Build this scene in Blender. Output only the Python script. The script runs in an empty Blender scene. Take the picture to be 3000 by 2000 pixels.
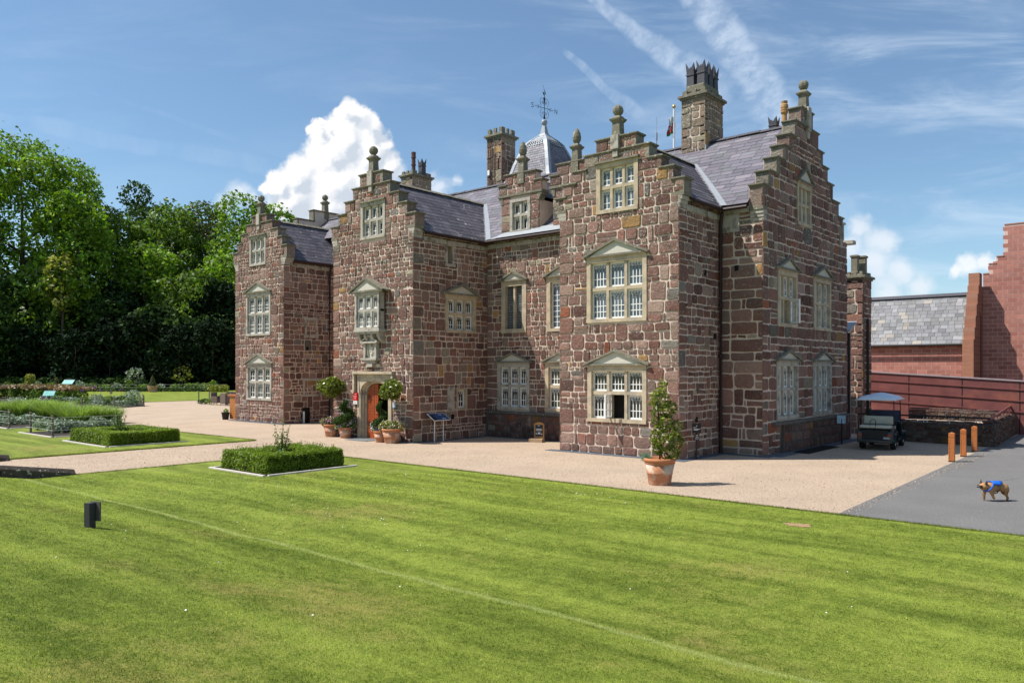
import bpy, math, random
import numpy as np
from mathutils import Vector, Matrix
R = math.radians
SC = bpy.context.scene
COL = SC.collection
random.seed(7)

# ------------------------------------------------------------------ camera, sun, sky, exposure
cam_d = bpy.data.cameras.new("camera")
cam = bpy.data.objects.new("camera", cam_d); COL.objects.link(cam)
cam.location = (0, 0, 2.8)
YAW = 130.5626
cam.rotation_euler = (R(90), 0, R(YAW - 90))
cam_d.sensor_width = 36.0
cam_d.lens = 27.6
cam_d.shift_y = 82 / 3000.0
cam_d.clip_start = 0.1
cam_d.clip_end = 6000
SC.camera = cam
SUN_AZ = 43.0      # horizontal direction the light travels in, degrees from +X
SUN_EL = 56.0
sun_d = bpy.data.lights.new("sun", 'SUN'); sun = bpy.data.objects.new("sun", sun_d); COL.objects.link(sun)
sun_d.energy = 5.0; sun_d.angle = R(0.53); sun_d.color = (1.0, 0.955, 0.89)
trav = Vector((math.cos(R(SUN_AZ)) * math.cos(R(SUN_EL)), math.sin(R(SUN_AZ)) * math.cos(R(SUN_EL)), -math.sin(R(SUN_EL))))
sun.rotation_euler = trav.to_track_quat('-Z', 'Y').to_euler()
sun.location = (-30, -20, 60)
SC.view_settings.view_transform = 'Standard'
SC.view_settings.look = 'None'
SC.view_settings.exposure = 0.4
SC.view_settings.gamma = 1.0
SC.cycles.max_bounces = 6
SC.cycles.diffuse_bounces = 3
SC.cycles.transparent_max_bounces = 6
FW = (math.cos(R(YAW)), math.sin(R(YAW)), 0.0)
RT = (math.sin(R(YAW)), -math.cos(R(YAW)), 0.0)

class V:
    """tiny expression helper for shader maths"""
    def __init__(s, nt, sock): s.nt = nt; s.s = sock
    def _m(s, op, *a):
        n = s.nt.nodes.new('ShaderNodeMath'); n.operation = op
        for i, x in enumerate((s,) + a):
            if isinstance(x, V): s.nt.links.new(x.s, n.inputs[i])
            else: n.inputs[i].default_value = x
        return V(s.nt, n.outputs[0])
    def __add__(s, o): return s._m('ADD', o)
    def __sub__(s, o): return s._m('SUBTRACT', o)
    def __mul__(s, o): return s._m('MULTIPLY', o)
    def __truediv__(s, o): return s._m('DIVIDE', o)
    def max(s, o): return s._m('MAXIMUM', o)
    def min(s, o): return s._m('MINIMUM', o)
    def abs(s): return s._m('ABSOLUTE')
    def pow(s, o): return s._m('POWER', o)
    def clamp(s): return s.max(0.0).min(1.0)
    def ss(s, a, b):
        n = s.nt.nodes.new('ShaderNodeMapRange'); n.interpolation_type = 'SMOOTHSTEP'
        s.nt.links.new(s.s, n.inputs[0]); n.inputs[1].default_value = a; n.inputs[2].default_value = b
        return V(s.nt, n.outputs[0])

def lnk(nt, a, b): nt.links.new(a, b)
def noise(nt, vec, scale, detail=4, rough=0.55, dist=0.0):
    n = nt.nodes.new('ShaderNodeTexNoise'); n.inputs['Scale'].default_value = scale
    n.inputs['Detail'].default_value = detail; n.inputs['Roughness'].default_value = rough; n.inputs['Distortion'].default_value = dist
    if vec is not None: nt.links.new(vec, n.inputs['Vector'])
    return V(nt, n.outputs['Fac'])
def mixc(nt, fac, a, b, mode='MIX'):
    n = nt.nodes.new('ShaderNodeMix'); n.data_type = 'RGBA'; n.blend_type = mode
    for i, x in ((0, fac), (6, a), (7, b)):
        if isinstance(x, V): x = x.s
        if isinstance(x, bpy.types.NodeSocket): nt.links.new(x, n.inputs[i])
        elif isinstance(x, (int, float)): n.inputs[i].default_value = x
        else: n.inputs[i].default_value = (x[0], x[1], x[2], 1)
    return n.outputs[2]

def build_world():
    w = bpy.data.worlds.new("World"); SC.world = w; w.use_nodes = True
    nt = w.node_tree; nt.nodes.clear()
    out = nt.nodes.new('ShaderNodeOutputWorld'); bg = nt.nodes.new('ShaderNodeBackground')
    sky = nt.nodes.new('ShaderNodeTexSky'); sky.sky_type = 'NISHITA'; sky.sun_disc = False
    sky.sun_elevation = R(SUN_EL)
    # sun stands opposite to the travelling direction
    sx, sy = -math.cos(R(SUN_AZ)), -math.sin(R(SUN_AZ))
    sky.sun_rotation = math.atan2(sx, sy)
    sky.air_density = 1.0; sky.dust_density = 0.6; sky.ozone_density = 2.2; sky.altitude = 50
    tc = nt.nodes.new('ShaderNodeTexCoord'); D = tc.outputs['Generated']
    def dot(v):
        n = nt.nodes.new('ShaderNodeVectorMath'); n.operation = 'DOT_PRODUCT'; lnk(nt, D, n.inputs[0]); n.inputs[1].default_value = v
        return V(nt, n.outputs['Value'])
    f = dot(FW); r = dot(RT); up = dot((0, 0, 1))
    fs = f.max(0.05)
    px = r / fs; py = up / fs         # tangent-plane direction coordinates
    cmb = nt.nodes.new('ShaderNodeCombineXYZ'); lnk(nt, px.s, cmb.inputs[0]); lnk(nt, py.s, cmb.inputs[1])
    P = cmb.outputs[0]
    # turbulence
    def nvec(scale, detail, amt):
        n = nt.nodes.new('ShaderNodeTexNoise'); n.inputs['Scale'].default_value = scale; n.inputs['Detail'].default_value = detail
        n.inputs['Roughness'].default_value = 0.6
        lnk(nt, P, n.inputs['Vector'])
        a = nt.nodes.new('ShaderNodeVectorMath'); a.operation = 'SUBTRACT'; lnk(nt, n.outputs['Color'], a.inputs[0]); a.inputs[1].default_value = (.5, .5, .5)
        b = nt.nodes.new('ShaderNodeVectorMath'); b.operation = 'SCALE'; lnk(nt, a.outputs[0], b.inputs[0]); b.inputs['Scale'].default_value = amt
        return b.outputs[0]
    def vadd(a, b):
        n = nt.nodes.new('ShaderNodeVectorMath'); n.operation = 'ADD'; lnk(nt, a, n.inputs[0])
        if isinstance(b, tuple): n.inputs[1].default_value = b
        else: lnk(nt, b, n.inputs[1])
        return n.outputs[0]
    Pd = vadd(vadd(P, nvec(16, 7, 0.045)), nvec(60, 4, 0.012))
    def blobs(lst, vec):
        acc = None
        for (x, y, rad) in lst:
            n = nt.nodes.new('ShaderNodeVectorMath'); n.operation = 'DISTANCE'; lnk(nt, vec, n.inputs[0])
            n.inputs[1].default_value = ((x - 1500) / 2300.0, (1082 - y) / 2300.0, 0)
            m = nt.nodes.new('ShaderNodeMath'); m.operation = 'MULTIPLY_ADD'
            lnk(nt, n.outputs['Value'], m.inputs[0]); m.inputs[1].default_value = -2300.0 / rad; m.inputs[2].default_value = 1.0
            v = V(nt, m.outputs[0])
            if acc is None: acc = v
            else:
                k = nt.nodes.new('ShaderNodeMath'); k.operation = 'SMOOTH_MAX'; k.inputs[2].default_value = 0.25
                lnk(nt, acc.s, k.inputs[0]); lnk(nt, v.s, k.inputs[1]); acc = V(nt, k.outputs[0])
        return acc
    main = [(1017, 334, 54), (1050, 345, 46), (1083, 372, 46), (1125, 416, 34), (923, 388, 30), (948, 375, 16), (1005, 408, 80), (1080, 440, 78), (954, 452, 78), (872, 503, 66), (815, 528, 50),
            (1131, 484, 55), (980, 535, 112), (1093, 535, 90), (866, 579, 90), (954, 623, 110), (782, 545, 30), (1120, 600, 80)]
    wisp = [(698, 562, 56), (657, 581, 42), (640, 600, 40), (735, 572, 40), (795, 590, 50), (1264, 518, 42), (1296, 541, 46), (1340, 524, 30), (1169, 503, 40), (1232, 547, 50), (1200, 575, 60), (1290, 575, 50)]
    right = [(2520, 672, 50), (2500, 720, 60), (2580, 712, 62), (2560, 770, 80), (2640, 800, 70), (2700, 840, 60), (2600, 850, 70)]
    r2 = [(2835, 775, 52), (2880, 768, 44), (2915, 780, 36), (2800, 790, 34)]
    fm = blobs(main, Pd); fwi = blobs(wisp, Pd); fr = blobs(right, Pd); fr2 = blobs(r2, Pd)
    # the same field looked up a little towards the sun gives the shaded side of each billow
    Po = vadd(Pd, (-0.012, 0.012, 0))
    fo = blobs(main, Po)
    n1 = noise(nt, P, 60, 5, .6); n2 = noise(nt, P, 9, 5, .6)
    dm = (fm + (n1 - .5) * .25).ss(0.0, 0.36)
    dw = (fwi + (n2 - .5) * .9).ss(0.05, 0.9) * .75
    dr = (fr + (n2 - .5) * 1.0).ss(0.0, 0.8) * .78
    dr2 = (fr2 + (n1 - .5) * .4).ss(0.05, 0.7) * .8
    # thin streaks of ice cloud and old vapour trails
    def trail(x0, y0, x1, y1, w0, w1, amt, ns, seed):
        dx, dy = x1 - x0, y0 - y1; L = math.hypot(dx, dy); tx, ty = dx / L, dy / L
        ax, ay = (x0 - 1500) / 2300, (1082 - y0) / 2300
        along = ((px - ax) * tx + (py - ay) * ty) * (2300.0 / L)
        across = ((px - ax) * (-ty) + (py - ay) * tx)
        wob = noise(nt, vadd(P, (seed, 0, 0)), 7, 3)
        across = across + (wob - .5) * .03
        wd = (along * (w1 - w0) + w0) * (1 / 2300.0)
        m = ((across.abs() / wd.max(.0005)) * -1.0 + 1.0).ss(0, .65)
        c = nt.nodes.new('ShaderNodeCombineXYZ'); lnk(nt, (along * (L / 2300)).s, c.inputs[0]); lnk(nt, across.s, c.inputs[1]); c.inputs[2].default_value = seed
        mp = nt.nodes.new('ShaderNodeMapping'); lnk(nt, c.outputs[0], mp.inputs[0]); mp.inputs['Scale'].default_value = (1.0, .55, 1)
        tex = noise(nt, mp.outputs[0], ns, 5, .6)
        return m * (tex.ss(.30, .70) * .68 + .32) * along.ss(-.1, .05) * ((along * -1.0 + 1.08).ss(0, .25)) * amt
    ts = trail(1690, -30, 2160, 300, 25, 90, .5, 46, 1.0).max(trail(2040, -30, 2330, 420, 80, 100, .56, 48, 2.0))
    ts = ts.max(trail(1650, 165, 1940, 380, 14, 42, .30, 46, 3.0))
    ts = ts.max(trail(-60, 340, 900, 510, 40, 44, .17, 14, 4.0)).max(trail(-50, 175, 860, 460, 8, 16, .10, 14, 5.0))
    mp = nt.nodes.new('ShaderNodeMapping'); lnk(nt, P, mp.inputs[0]); mp.inputs['Scale'].default_value = (1.1, 5.0, 1); mp.inputs['Rotation'].default_value = (0, 0, R(-14))
    ci = noise(nt, mp.outputs[0], 3.2, 6, .62, .6).ss(.42, .85) * (px.ss(-.35, .55) * .6 + .12)
    thin = ts.max(ci * .8 + .05).clamp()
    haze = (py * -1.0 + .20).ss(-.12, .24) * .12
    skc = mixc(nt, 1.0, sky.outputs[0], (.76, .92, .97), 'MULTIPLY')
    c = mixc(nt, haze, skc, (5.0, 6.4, 7.6))
    c = mixc(nt, thin, c, (5.9, 6.7, 7.7))
    c = mixc(nt, dw.max(dr).clamp(), c, (6.2, 6.6, 7.1))
    c = mixc(nt, dr2.clamp(), c, (7.2, 7.3, 7.5))
    shade = ((fo - fm) * 3.0 + .30 + (n2 - .5) * 2.0 + (n1 - .5) * .7).clamp()
    low = (py * -1.0 + .235).ss(0, .11) * .55
    cc = mixc(nt, (shade + low * (n2 + .2)).clamp(), (7.2, 7.2, 7.25), (4.5, 5.0, 5.7))
    c = mixc(nt, dm, c, cc)
    lnk(nt, c, bg.inputs['Color']); bg.inputs['Strength'].default_value = 0.108
    lnk(nt, bg.outputs[0], out.inputs[0])
    w.cycles.sampling_method = 'MANUAL'; w.cycles.sample_map_resolution = 512
build_world()

# ------------------------------------------------------------------ mesh helpers
class MB:
    """collects faces; build() links them as one mesh object"""
    def __init__(s): s.v = []; s.f = []; s.m = []; s.c = []; s.col = (1, 1, 1)
    def add(s, vs, fs, mat=0, col=None):
        o = len(s.v); s.v.extend(vs); s.c.extend([col or s.col] * len(vs))
        for f in fs: s.f.append(tuple(o + i for i in f)); s.m.append(mat)
    def quad(s, a, b, c, d, mat=0, col=None): s.add([a, b, c, d], [(0, 1, 2, 3)], mat, col)
    def box(s, x0, x1, y0, y1, z0, z1, mat=0, col=None):
        s.add([(x0, y0, z0), (x1, y0, z0), (x1, y1, z0), (x0, y1, z0), (x0, y0, z1), (x1, y0, z1), (x1, y1, z1), (x0, y1, z1)],
              [(0, 3, 2, 1), (4, 5, 6, 7), (0, 1, 5, 4), (1, 2, 6, 5), (2, 3, 7, 6), (3, 0, 4, 7)], mat, col)
    def fbox(s, fr, u0, u1, d0, d1, z0, z1, mat=0, col=None, taper=0):
        p = [fr(u0, d0, z0), fr(u1, d0, z0), fr(u1, d1, z0), fr(u0, d1, z0), fr(u0 + taper, d0, z1), fr(u1 - taper, d0, z1), fr(u1 - taper, d1 - taper, z1), fr(u0 + taper, d1 - taper, z1)]
        s.add(p, [(0, 1, 2, 3), (7, 6, 5, 4), (4, 5, 1, 0), (5, 6, 2, 1), (6, 7, 3, 2), (7, 4, 0, 3)], mat, col)
    def tube(s, pts, rad, n=8, mat=0, col=None, cap=True):
        pts = [Vector(p) for p in pts]; rs = rad if isinstance(rad, (list, tuple)) else [rad] * len(pts)
        rings = []; up = Vector((0, 0, 1)); vs = []
        for i, p in enumerate(pts):
            t = (pts[min(i + 1, len(pts) - 1)] - pts[max(i - 1, 0)]).normalized()
            a = t.cross(up)
            if a.length < 1e-3: a = t.cross(Vector((1, 0, 0)))
            a.normalize(); b = t.cross(a)
            for k in range(n):
                th = 2 * math.pi * k / n
                vs.append(tuple(p + (a * math.cos(th) + b * math.sin(th)) * rs[i]))
        fs = []
        for i in range(len(pts) - 1):
            for k in range(n):
                fs.append((i * n + k, i * n + (k + 1) % n, (i + 1) * n + (k + 1) % n, (i + 1) * n + k))
        if cap: fs.append(tuple(range(n))[::-1]); fs.append(tuple((len(pts) - 1) * n + k for k in range(n)))
        s.add(vs, fs, mat, col)
    def lathe(s, prof, c=(0, 0, 0), n=16, mat=0, col=None, sq=False):
        """prof: (radius, z); sq makes a square plan (n=4, corners at 45 degrees)"""
        if sq: n = 4
        vs = []; fs = []
        for (r, z) in prof:
            for k in range(n):
                th = 2 * math.pi * k / n + (math.pi / 4 if sq else 0)
                rr = r * (math.sqrt(2) if sq else 1)
                vs.append((c[0] + rr * math.cos(th), c[1] + rr * math.sin(th), c[2] + z))
        for i in range(len(prof) - 1):
            for k in range(n): fs.append((i * n + k, i * n + (k + 1) % n, (i + 1) * n + (k + 1) % n, (i + 1) * n + k))
        fs.append(tuple(range(n))[::-1]); fs.append(tuple((len(prof) - 1) * n + k for k in range(n)))
        s.add(vs, fs, mat, col)
    def prism(s, pts, d, mat=0, col=None):
        """pts: closed 3D outline, d: extrusion vector"""
        n = len(pts); vs = [tuple(p) for p in pts] + [(p[0] + d[0], p[1] + d[1], p[2] + d[2]) for p in pts]
        fs = [tuple(range(n))[::-1], tuple(range(n, 2 * n))] + [(i, (i + 1) % n, n + (i + 1) % n, n + i) for i in range(n)]
        s.add(vs, fs, mat, col)
    def build(s, name, mats, parent=None, org=None, smooth=False, bevel=0):
        o = Vector(org) if org is not None else Vector((0, 0, 0))
        if org is None and parent is not None:
            o = world_org(parent)
        me = bpy.data.meshes.new(name)
        me.from_pydata([(v[0] - o.x, v[1] - o.y, v[2] - o.z) for v in s.v], [], s.f)
        for m in (mats if isinstance(mats, (list, tuple)) else [mats]): me.materials.append(m)
        me.polygons.foreach_set('material_index', s.m)
        if smooth: me.polygons.foreach_set('use_smooth', [True] * len(s.f))
        a = me.color_attributes.new('Col', 'FLOAT_COLOR', 'POINT')
        arr = np.ones((len(s.v), 4), np.float32); arr[:, :3] = np.array(s.c, np.float32).reshape(-1, 3) if s.v else 1
        a.data.foreach_set('color', arr.ravel())
        me.update()
        ob = bpy.data.objects.new(name, me); COL.objects.link(ob)
        if parent is not None: ob.parent = parent
        elif org is not None: ob.location = o
        if bevel:
            b = ob.modifiers.new('bevel', 'BEVEL'); b.width = bevel; b.segments = 2; b.limit_method = 'ANGLE'
        return ob
def world_org(p):
    o = Vector((0, 0, 0))
    while p is not None: o += p.location; p = p.parent
    return o
def npmesh(name, verts, nper, mat, parent=None, cols=None, smooth=False):
    """verts: (N*nper,3) array; every nper vertices form one face"""
    verts = np.asarray(verts, np.float32)
    if parent is not None:
        o = world_org(parent); verts = verts - np.array([o.x, o.y, o.z], np.float32)
    N = len(verts) // nper; me = bpy.data.meshes.new(name)
    me.vertices.add(len(verts)); me.vertices.foreach_set('co', verts.ravel())
    me.loops.add(len(verts)); me.loops.foreach_set('vertex_index', np.arange(len(verts), dtype=np.int32))
    me.polygons.add(N); me.polygons.foreach_set('loop_start', np.arange(0, N * nper, nper, dtype=np.int32))
    me.materials.append(mat)
    a = me.color_attributes.new('Col', 'FLOAT_COLOR', 'POINT')
    arr = np.ones((len(verts), 4), np.float32)
    if cols is not None: arr[:, :3] = np.repeat(np.asarray(cols, np.float32), nper, axis=0)
    a.data.foreach_set('color', arr.ravel())
    me.update(calc_edges=True); me.validate()
    ob = bpy.data.objects.new(name, me); COL.objects.link(ob)
    if parent is not None: ob.parent = parent
    return ob
def tag(o, label=None, cat=None, group=None, kind=None):
    if label: o['label'] = label
    if cat: o['category'] = cat
    if group: o['group'] = group
    if kind: o['kind'] = kind
    return o
def thing(name, loc, label, cat, group=None, rz=0):
    o = bpy.data.objects.new(name, None); COL.objects.link(o); o.location = loc; o.rotation_euler = (0, 0, rz)
    o.empty_display_size = .2
    return tag(o, label, cat, group)
def copy_tree(o, parent=None):
    c = o.copy(); COL.objects.link(c); c.parent = parent
    for ch in o.children: copy_tree(ch, c)
    return c

# ------------------------------------------------------------------ materials
def mat(name, base, rough=.8, var=.25, scale=6, bump=.0, bscale=40, spec=.3, metal=0, usecol=False, coat=0, col2=None, c2scale=3, c2lo=.5, c2hi=.65, detail=5, v2=None):
    m = bpy.data.materials.new(name); m.use_nodes = True; nt = m.node_tree
    b = nt.nodes['Principled BSDF']; tc = nt.nodes.new('ShaderNodeTexCoord'); g = nt.nodes.new('ShaderNodeNewGeometry'); P = g.outputs['Position']
    src = base
    if usecol:
        at = nt.nodes.new('ShaderNodeVertexColor'); at.layer_name = 'Col'
        src = mixc(nt, 1.0, at.outputs['Color'], base, 'MULTIPLY')
    if col2 is not None:
        src = mixc(nt, noise(nt, P, c2scale, 6, .65).ss(c2lo, c2hi), src, col2)
    if var:
        k = noise(nt, P, scale, detail) * (2 * var) + (1 - var)
        if v2: k = k * (noise(nt, P, v2[1], 5, .6) * (2 * v2[0]) + (1 - v2[0]))
        cb = nt.nodes.new('ShaderNodeCombineXYZ')
        for i in range(3): lnk(nt, k.s, cb.inputs[i])
        src = mixc(nt, 1.0, src, cb.outputs[0], 'MULTIPLY')
    if isinstance(src, bpy.types.NodeSocket): lnk(nt, src, b.inputs['Base Color'])
    else: b.inputs['Base Color'].default_value = (*src, 1)
    b.inputs['Roughness'].default_value = rough; b.inputs['Metallic'].default_value = metal
    b.inputs['Specular IOR Level'].default_value = spec; b.inputs['Coat Weight'].default_value = coat
    if bump:
        bn = nt.nodes.new('ShaderNodeBump'); bn.inputs['Strength'].default_value = bump; bn.inputs['Distance'].default_value = .02
        lnk(nt, noise(nt, P, bscale, 6, .65).s, bn.inputs['Height']); lnk(nt, bn.outputs[0], b.inputs['Normal'])
    return m
M = {}
def stone_mat():
    m = bpy.data.materials.new('sandstone'); m.use_nodes = True; nt = m.node_tree; b = nt.nodes['Principled BSDF']
    g = nt.nodes.new('ShaderNodeNewGeometry'); P = g.outputs['Position']
    at = nt.nodes.new('ShaderNodeVertexColor'); at.layer_name = 'Col'
    k = noise(nt, P, 7, 6, .7) * .9 + .55; cb = nt.nodes.new('ShaderNodeCombineXYZ')
    for i in range(3): lnk(nt, k.s, cb.inputs[i])
    c = mixc(nt, 1.0, at.outputs['Color'], cb.outputs[0], 'MULTIPLY')
    # dark soot and algae stain
    c = mixc(nt, noise(nt, P, 1.1, 5, .6).ss(.56, .76) * .55, c, (.085, .07, .055))
    # lichen spots, more of them high up
    sep = nt.nodes.new('ShaderNodeSeparateXYZ'); lnk(nt, P, sep.inputs[0]); z = V(nt, sep.outputs[2])
    hi = z.ss(2.0, 9.0) * .05
    l = (noise(nt, P, 16, 4, .6) + hi + (noise(nt, P, 1.3, 3) - .5) * .25)
    c = mixc(nt, l.ss(.63, .69) * .75, c, (.50, .46, .41))
    c = mixc(nt, noise(nt, P, 5, 6, .7).ss(.50, .72) * .22, c, (.36, .29, .24))
    lnk(nt, c, b.inputs['Base Color']); b.inputs['Roughness'].default_value = .92; b.inputs['Specular IOR Level'].default_value = .15
    bn = nt.nodes.new('ShaderNodeBump'); bn.inputs['Strength'].default_value = 1.0; bn.inputs['Distance'].default_value = .09
    h = noise(nt, P, 9, 6, .7) * 1.0 + noise(nt, P, 45, 4, .6) * .35
    lnk(nt, h.s, bn.inputs['Height']); lnk(nt, bn.outputs[0], b.inputs['Normal'])
    return m
M['stone'] = stone_mat()
M['mortar'] = mat('lime_mortar', (.64, .51, .415), .95, .22, 3, .6, 30, .1, col2=(.50, .40, .33), c2scale=1.2, c2lo=.5, c2hi=.75)
M['ashlar'] = mat('buff_dressed_stone', (.50, .405, .28), .9, .28, 3, .35, 30, .15, col2=(.37, .31, .235), c2scale=2.5, c2lo=.45, c2hi=.62)
M['ashlar_pale'] = mat('pale_tympanum', (.56, .52, .44), .9, .12, 5, .15, 30, .15)
M['ashlar_grey'] = mat('grey_weathered_stone', (.42, .38, .32), .92, .3, 5, .5, 25, .15, col2=(.20, .175, .14), c2scale=3, c2lo=.5, c2hi=.66)
M['coping'] = mat('lichened_coping_stone', (.20, .18, .135), .95, .35, 6, .7, 25, .1, col2=(.46, .43, .34), c2scale=9, c2lo=.57, c2hi=.66)
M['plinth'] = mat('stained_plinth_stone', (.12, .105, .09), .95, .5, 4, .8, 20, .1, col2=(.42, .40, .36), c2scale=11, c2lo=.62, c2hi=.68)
def slate_mat(name, lich):
    m = bpy.data.materials.new(name); m.use_nodes = True; nt = m.node_tree; b = nt.nodes['Principled BSDF']
    g = nt.nodes.new('ShaderNodeNewGeometry'); P = g.outputs['Position']
    at = nt.nodes.new('ShaderNodeVertexColor'); at.layer_name = 'Col'
    k = noise(nt, P, 5, 5, .6) * .6 + .7; cb = nt.nodes.new('ShaderNodeCombineXYZ')
    for i in range(3): lnk(nt, k.s, cb.inputs[i])
    c = mixc(nt, 1.0, at.outputs['Color'], cb.outputs[0], 'MULTIPLY')
    l = noise(nt, P, 5.5, 5, .7) + (noise(nt, P, .9, 2) - .5) * .3
    c = mixc(nt, l.ss(.66 - lich, .71 - lich) * .85, c, (.58, .56, .52))
    lnk(nt, c, b.inputs['Base Color']); b.inputs['Roughness'].default_value = .62; b.inputs['Specular IOR Level'].default_value = .35
    bn = nt.nodes.new('ShaderNodeBump'); bn.inputs['Strength'].default_value = .4; bn.inputs['Distance'].default_value = .02
    lnk(nt, noise(nt, P, 22, 5, .65).s, bn.inputs['Height']); lnk(nt, bn.outputs[0], b.inputs['Normal'])
    return m
M['slate'] = slate_mat('purple_slate', -.03); M['slate_old'] = slate_mat('lichened_slate', .035)
M['lead'] = mat('lead_sheet', (.31, .33, .355), .45, .2, 5, .2, 20, .5)
M['white'] = mat('white_painted_wood', (.78, .77, .73), .5, .06, 8)
M['glass'] = mat('dark_window_glass', (.016, .020, .022), .05, .9, 2.2, .35, 2.2, .8, col2=(.07, .07, .062), c2scale=1.3, c2lo=.5, c2hi=.62)
M['glass_blue'] = mat('glass_before_grey_blind', (.10, .12, .14), .06, .35, 2, .3, 2.2, .8, col2=(.045, .055, .07), c2scale=1.7, c2lo=.5, c2hi=.6)
M['iron'] = mat('black_iron', (.02, .017, .016), .6, .2, 10)
M['pipe'] = mat('brown_painted_iron', (.035, .018, .016), .55, .2, 6)
M['door'] = mat('orange_oak', (.36, .07, .016), .5, .35, 9, .2, 30, .35)
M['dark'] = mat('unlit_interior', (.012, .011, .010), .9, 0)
M['terracotta'] = mat('terracotta', (.42, .19, .105), .85, .22, 7, .25, 40, .15, col2=(.56, .44, .34), c2scale=3.0, c2lo=.44, c2hi=.62)
M['rim'] = mat('terracotta_rim', (.46, .19, .09), .8, .15, 7, .2, 40, .15)
M['soil'] = mat('dark_soil', (.035, .026, .02), .95, .3, 12, .5, 30)
M['wood_grey'] = mat('weathered_post', (.21, .19, .125), .9, .3, 12, .3, 40)
M['wood_red'] = mat('orange_stained_hardwood', (.40, .13, .035), .65, .3, 8, .2, 30)
M['slatechips'] = mat('blue_grey_chippings', (.10, .115, .135), .8, .9, 28, 1.0, 35, .3)
M['kerb'] = mat('pale_stone_kerb', (.55, .50, .45), .9, .2, 8, .3, 30)
M['redbrick'] = None

def leaf_mat(name, c1, c2, trans=.3, rough=.5, spec=.35):
    m = bpy.data.materials.new(name); m.use_nodes = True; nt = m.node_tree; b = nt.nodes['Principled BSDF']
    at = nt.nodes.new('ShaderNodeVertexColor'); at.layer_name = 'Col'
    g = nt.nodes.new('ShaderNodeNewGeometry')
    c = mixc(nt, noise(nt, g.outputs['Position'], .6, 3).ss(.3, .7), c1, c2)
    c = mixc(nt, 1.0, c, at.outputs['Color'], 'MULTIPLY')
    lnk(nt, c, b.inputs['Base Color']); b.inputs['Roughness'].default_value = rough; b.inputs['Specular IOR Level'].default_value = spec
    t = nt.nodes.new('ShaderNodeBsdfTranslucent'); t2 = mixc(nt, 1.0, c, (1.2, 1.3, .6), 'MULTIPLY'); lnk(nt, t2, t.inputs['Color'])
    mx = nt.nodes.new('ShaderNodeMixShader'); mx.inputs[0].default_value = trans
    lnk(nt, b.outputs[0], mx.inputs[1]); lnk(nt, t.outputs[0], mx.inputs[2]); lnk(nt, mx.outputs[0], nt.nodes['Material Output'].inputs[0])
    return m
M['lf_bright'] = leaf_mat('bright_leaf', (.12, .22, .018), (.18, .275, .022), .4)
M['lf_mid'] = leaf_mat('mid_leaf', (.09, .165, .02), (.15, .225, .028), .38)
M['lf_dark'] = leaf_mat('dark_leaf', (.035, .07, .016), (.06, .10, .022), .2, .7, .12)
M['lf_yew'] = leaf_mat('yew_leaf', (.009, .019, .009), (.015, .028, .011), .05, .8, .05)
M['lf_brown'] = leaf_mat('sparse_olive_leaf', (.075, .09, .03), (.11, .12, .035), .2)
M['lf_box'] = leaf_mat('box_leaf', (.14, .21, .012), (.20, .28, .02), .35)
M['lf_bay'] = leaf_mat('bay_leaf', (.13, .17, .018), (.22, .25, .035), .28, .35, .5)
M['lf_silver'] = leaf_mat('silver_leaf', (.22, .28, .21), (.30, .36, .28), .2)
M['lf_grass'] = leaf_mat('tall_grass_blade', (.19, .28, .06), (.27, .36, .10), .45)
M['lf_gold'] = leaf_mat('golden_leaf', (.20, .22, .03), (.28, .27, .04), .3)
M['lf_rust'] = leaf_mat('rusty_flower_head', (.25, .15, .07), (.30, .20, .10), .2)
M['petal'] = leaf_mat('petal', (.8, .8, .8), (.95, .95, .95), .2)
M['bark'] = mat('tree_bark', (.09, .07, .05), .95, .35, 8, .6, 15)

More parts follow.
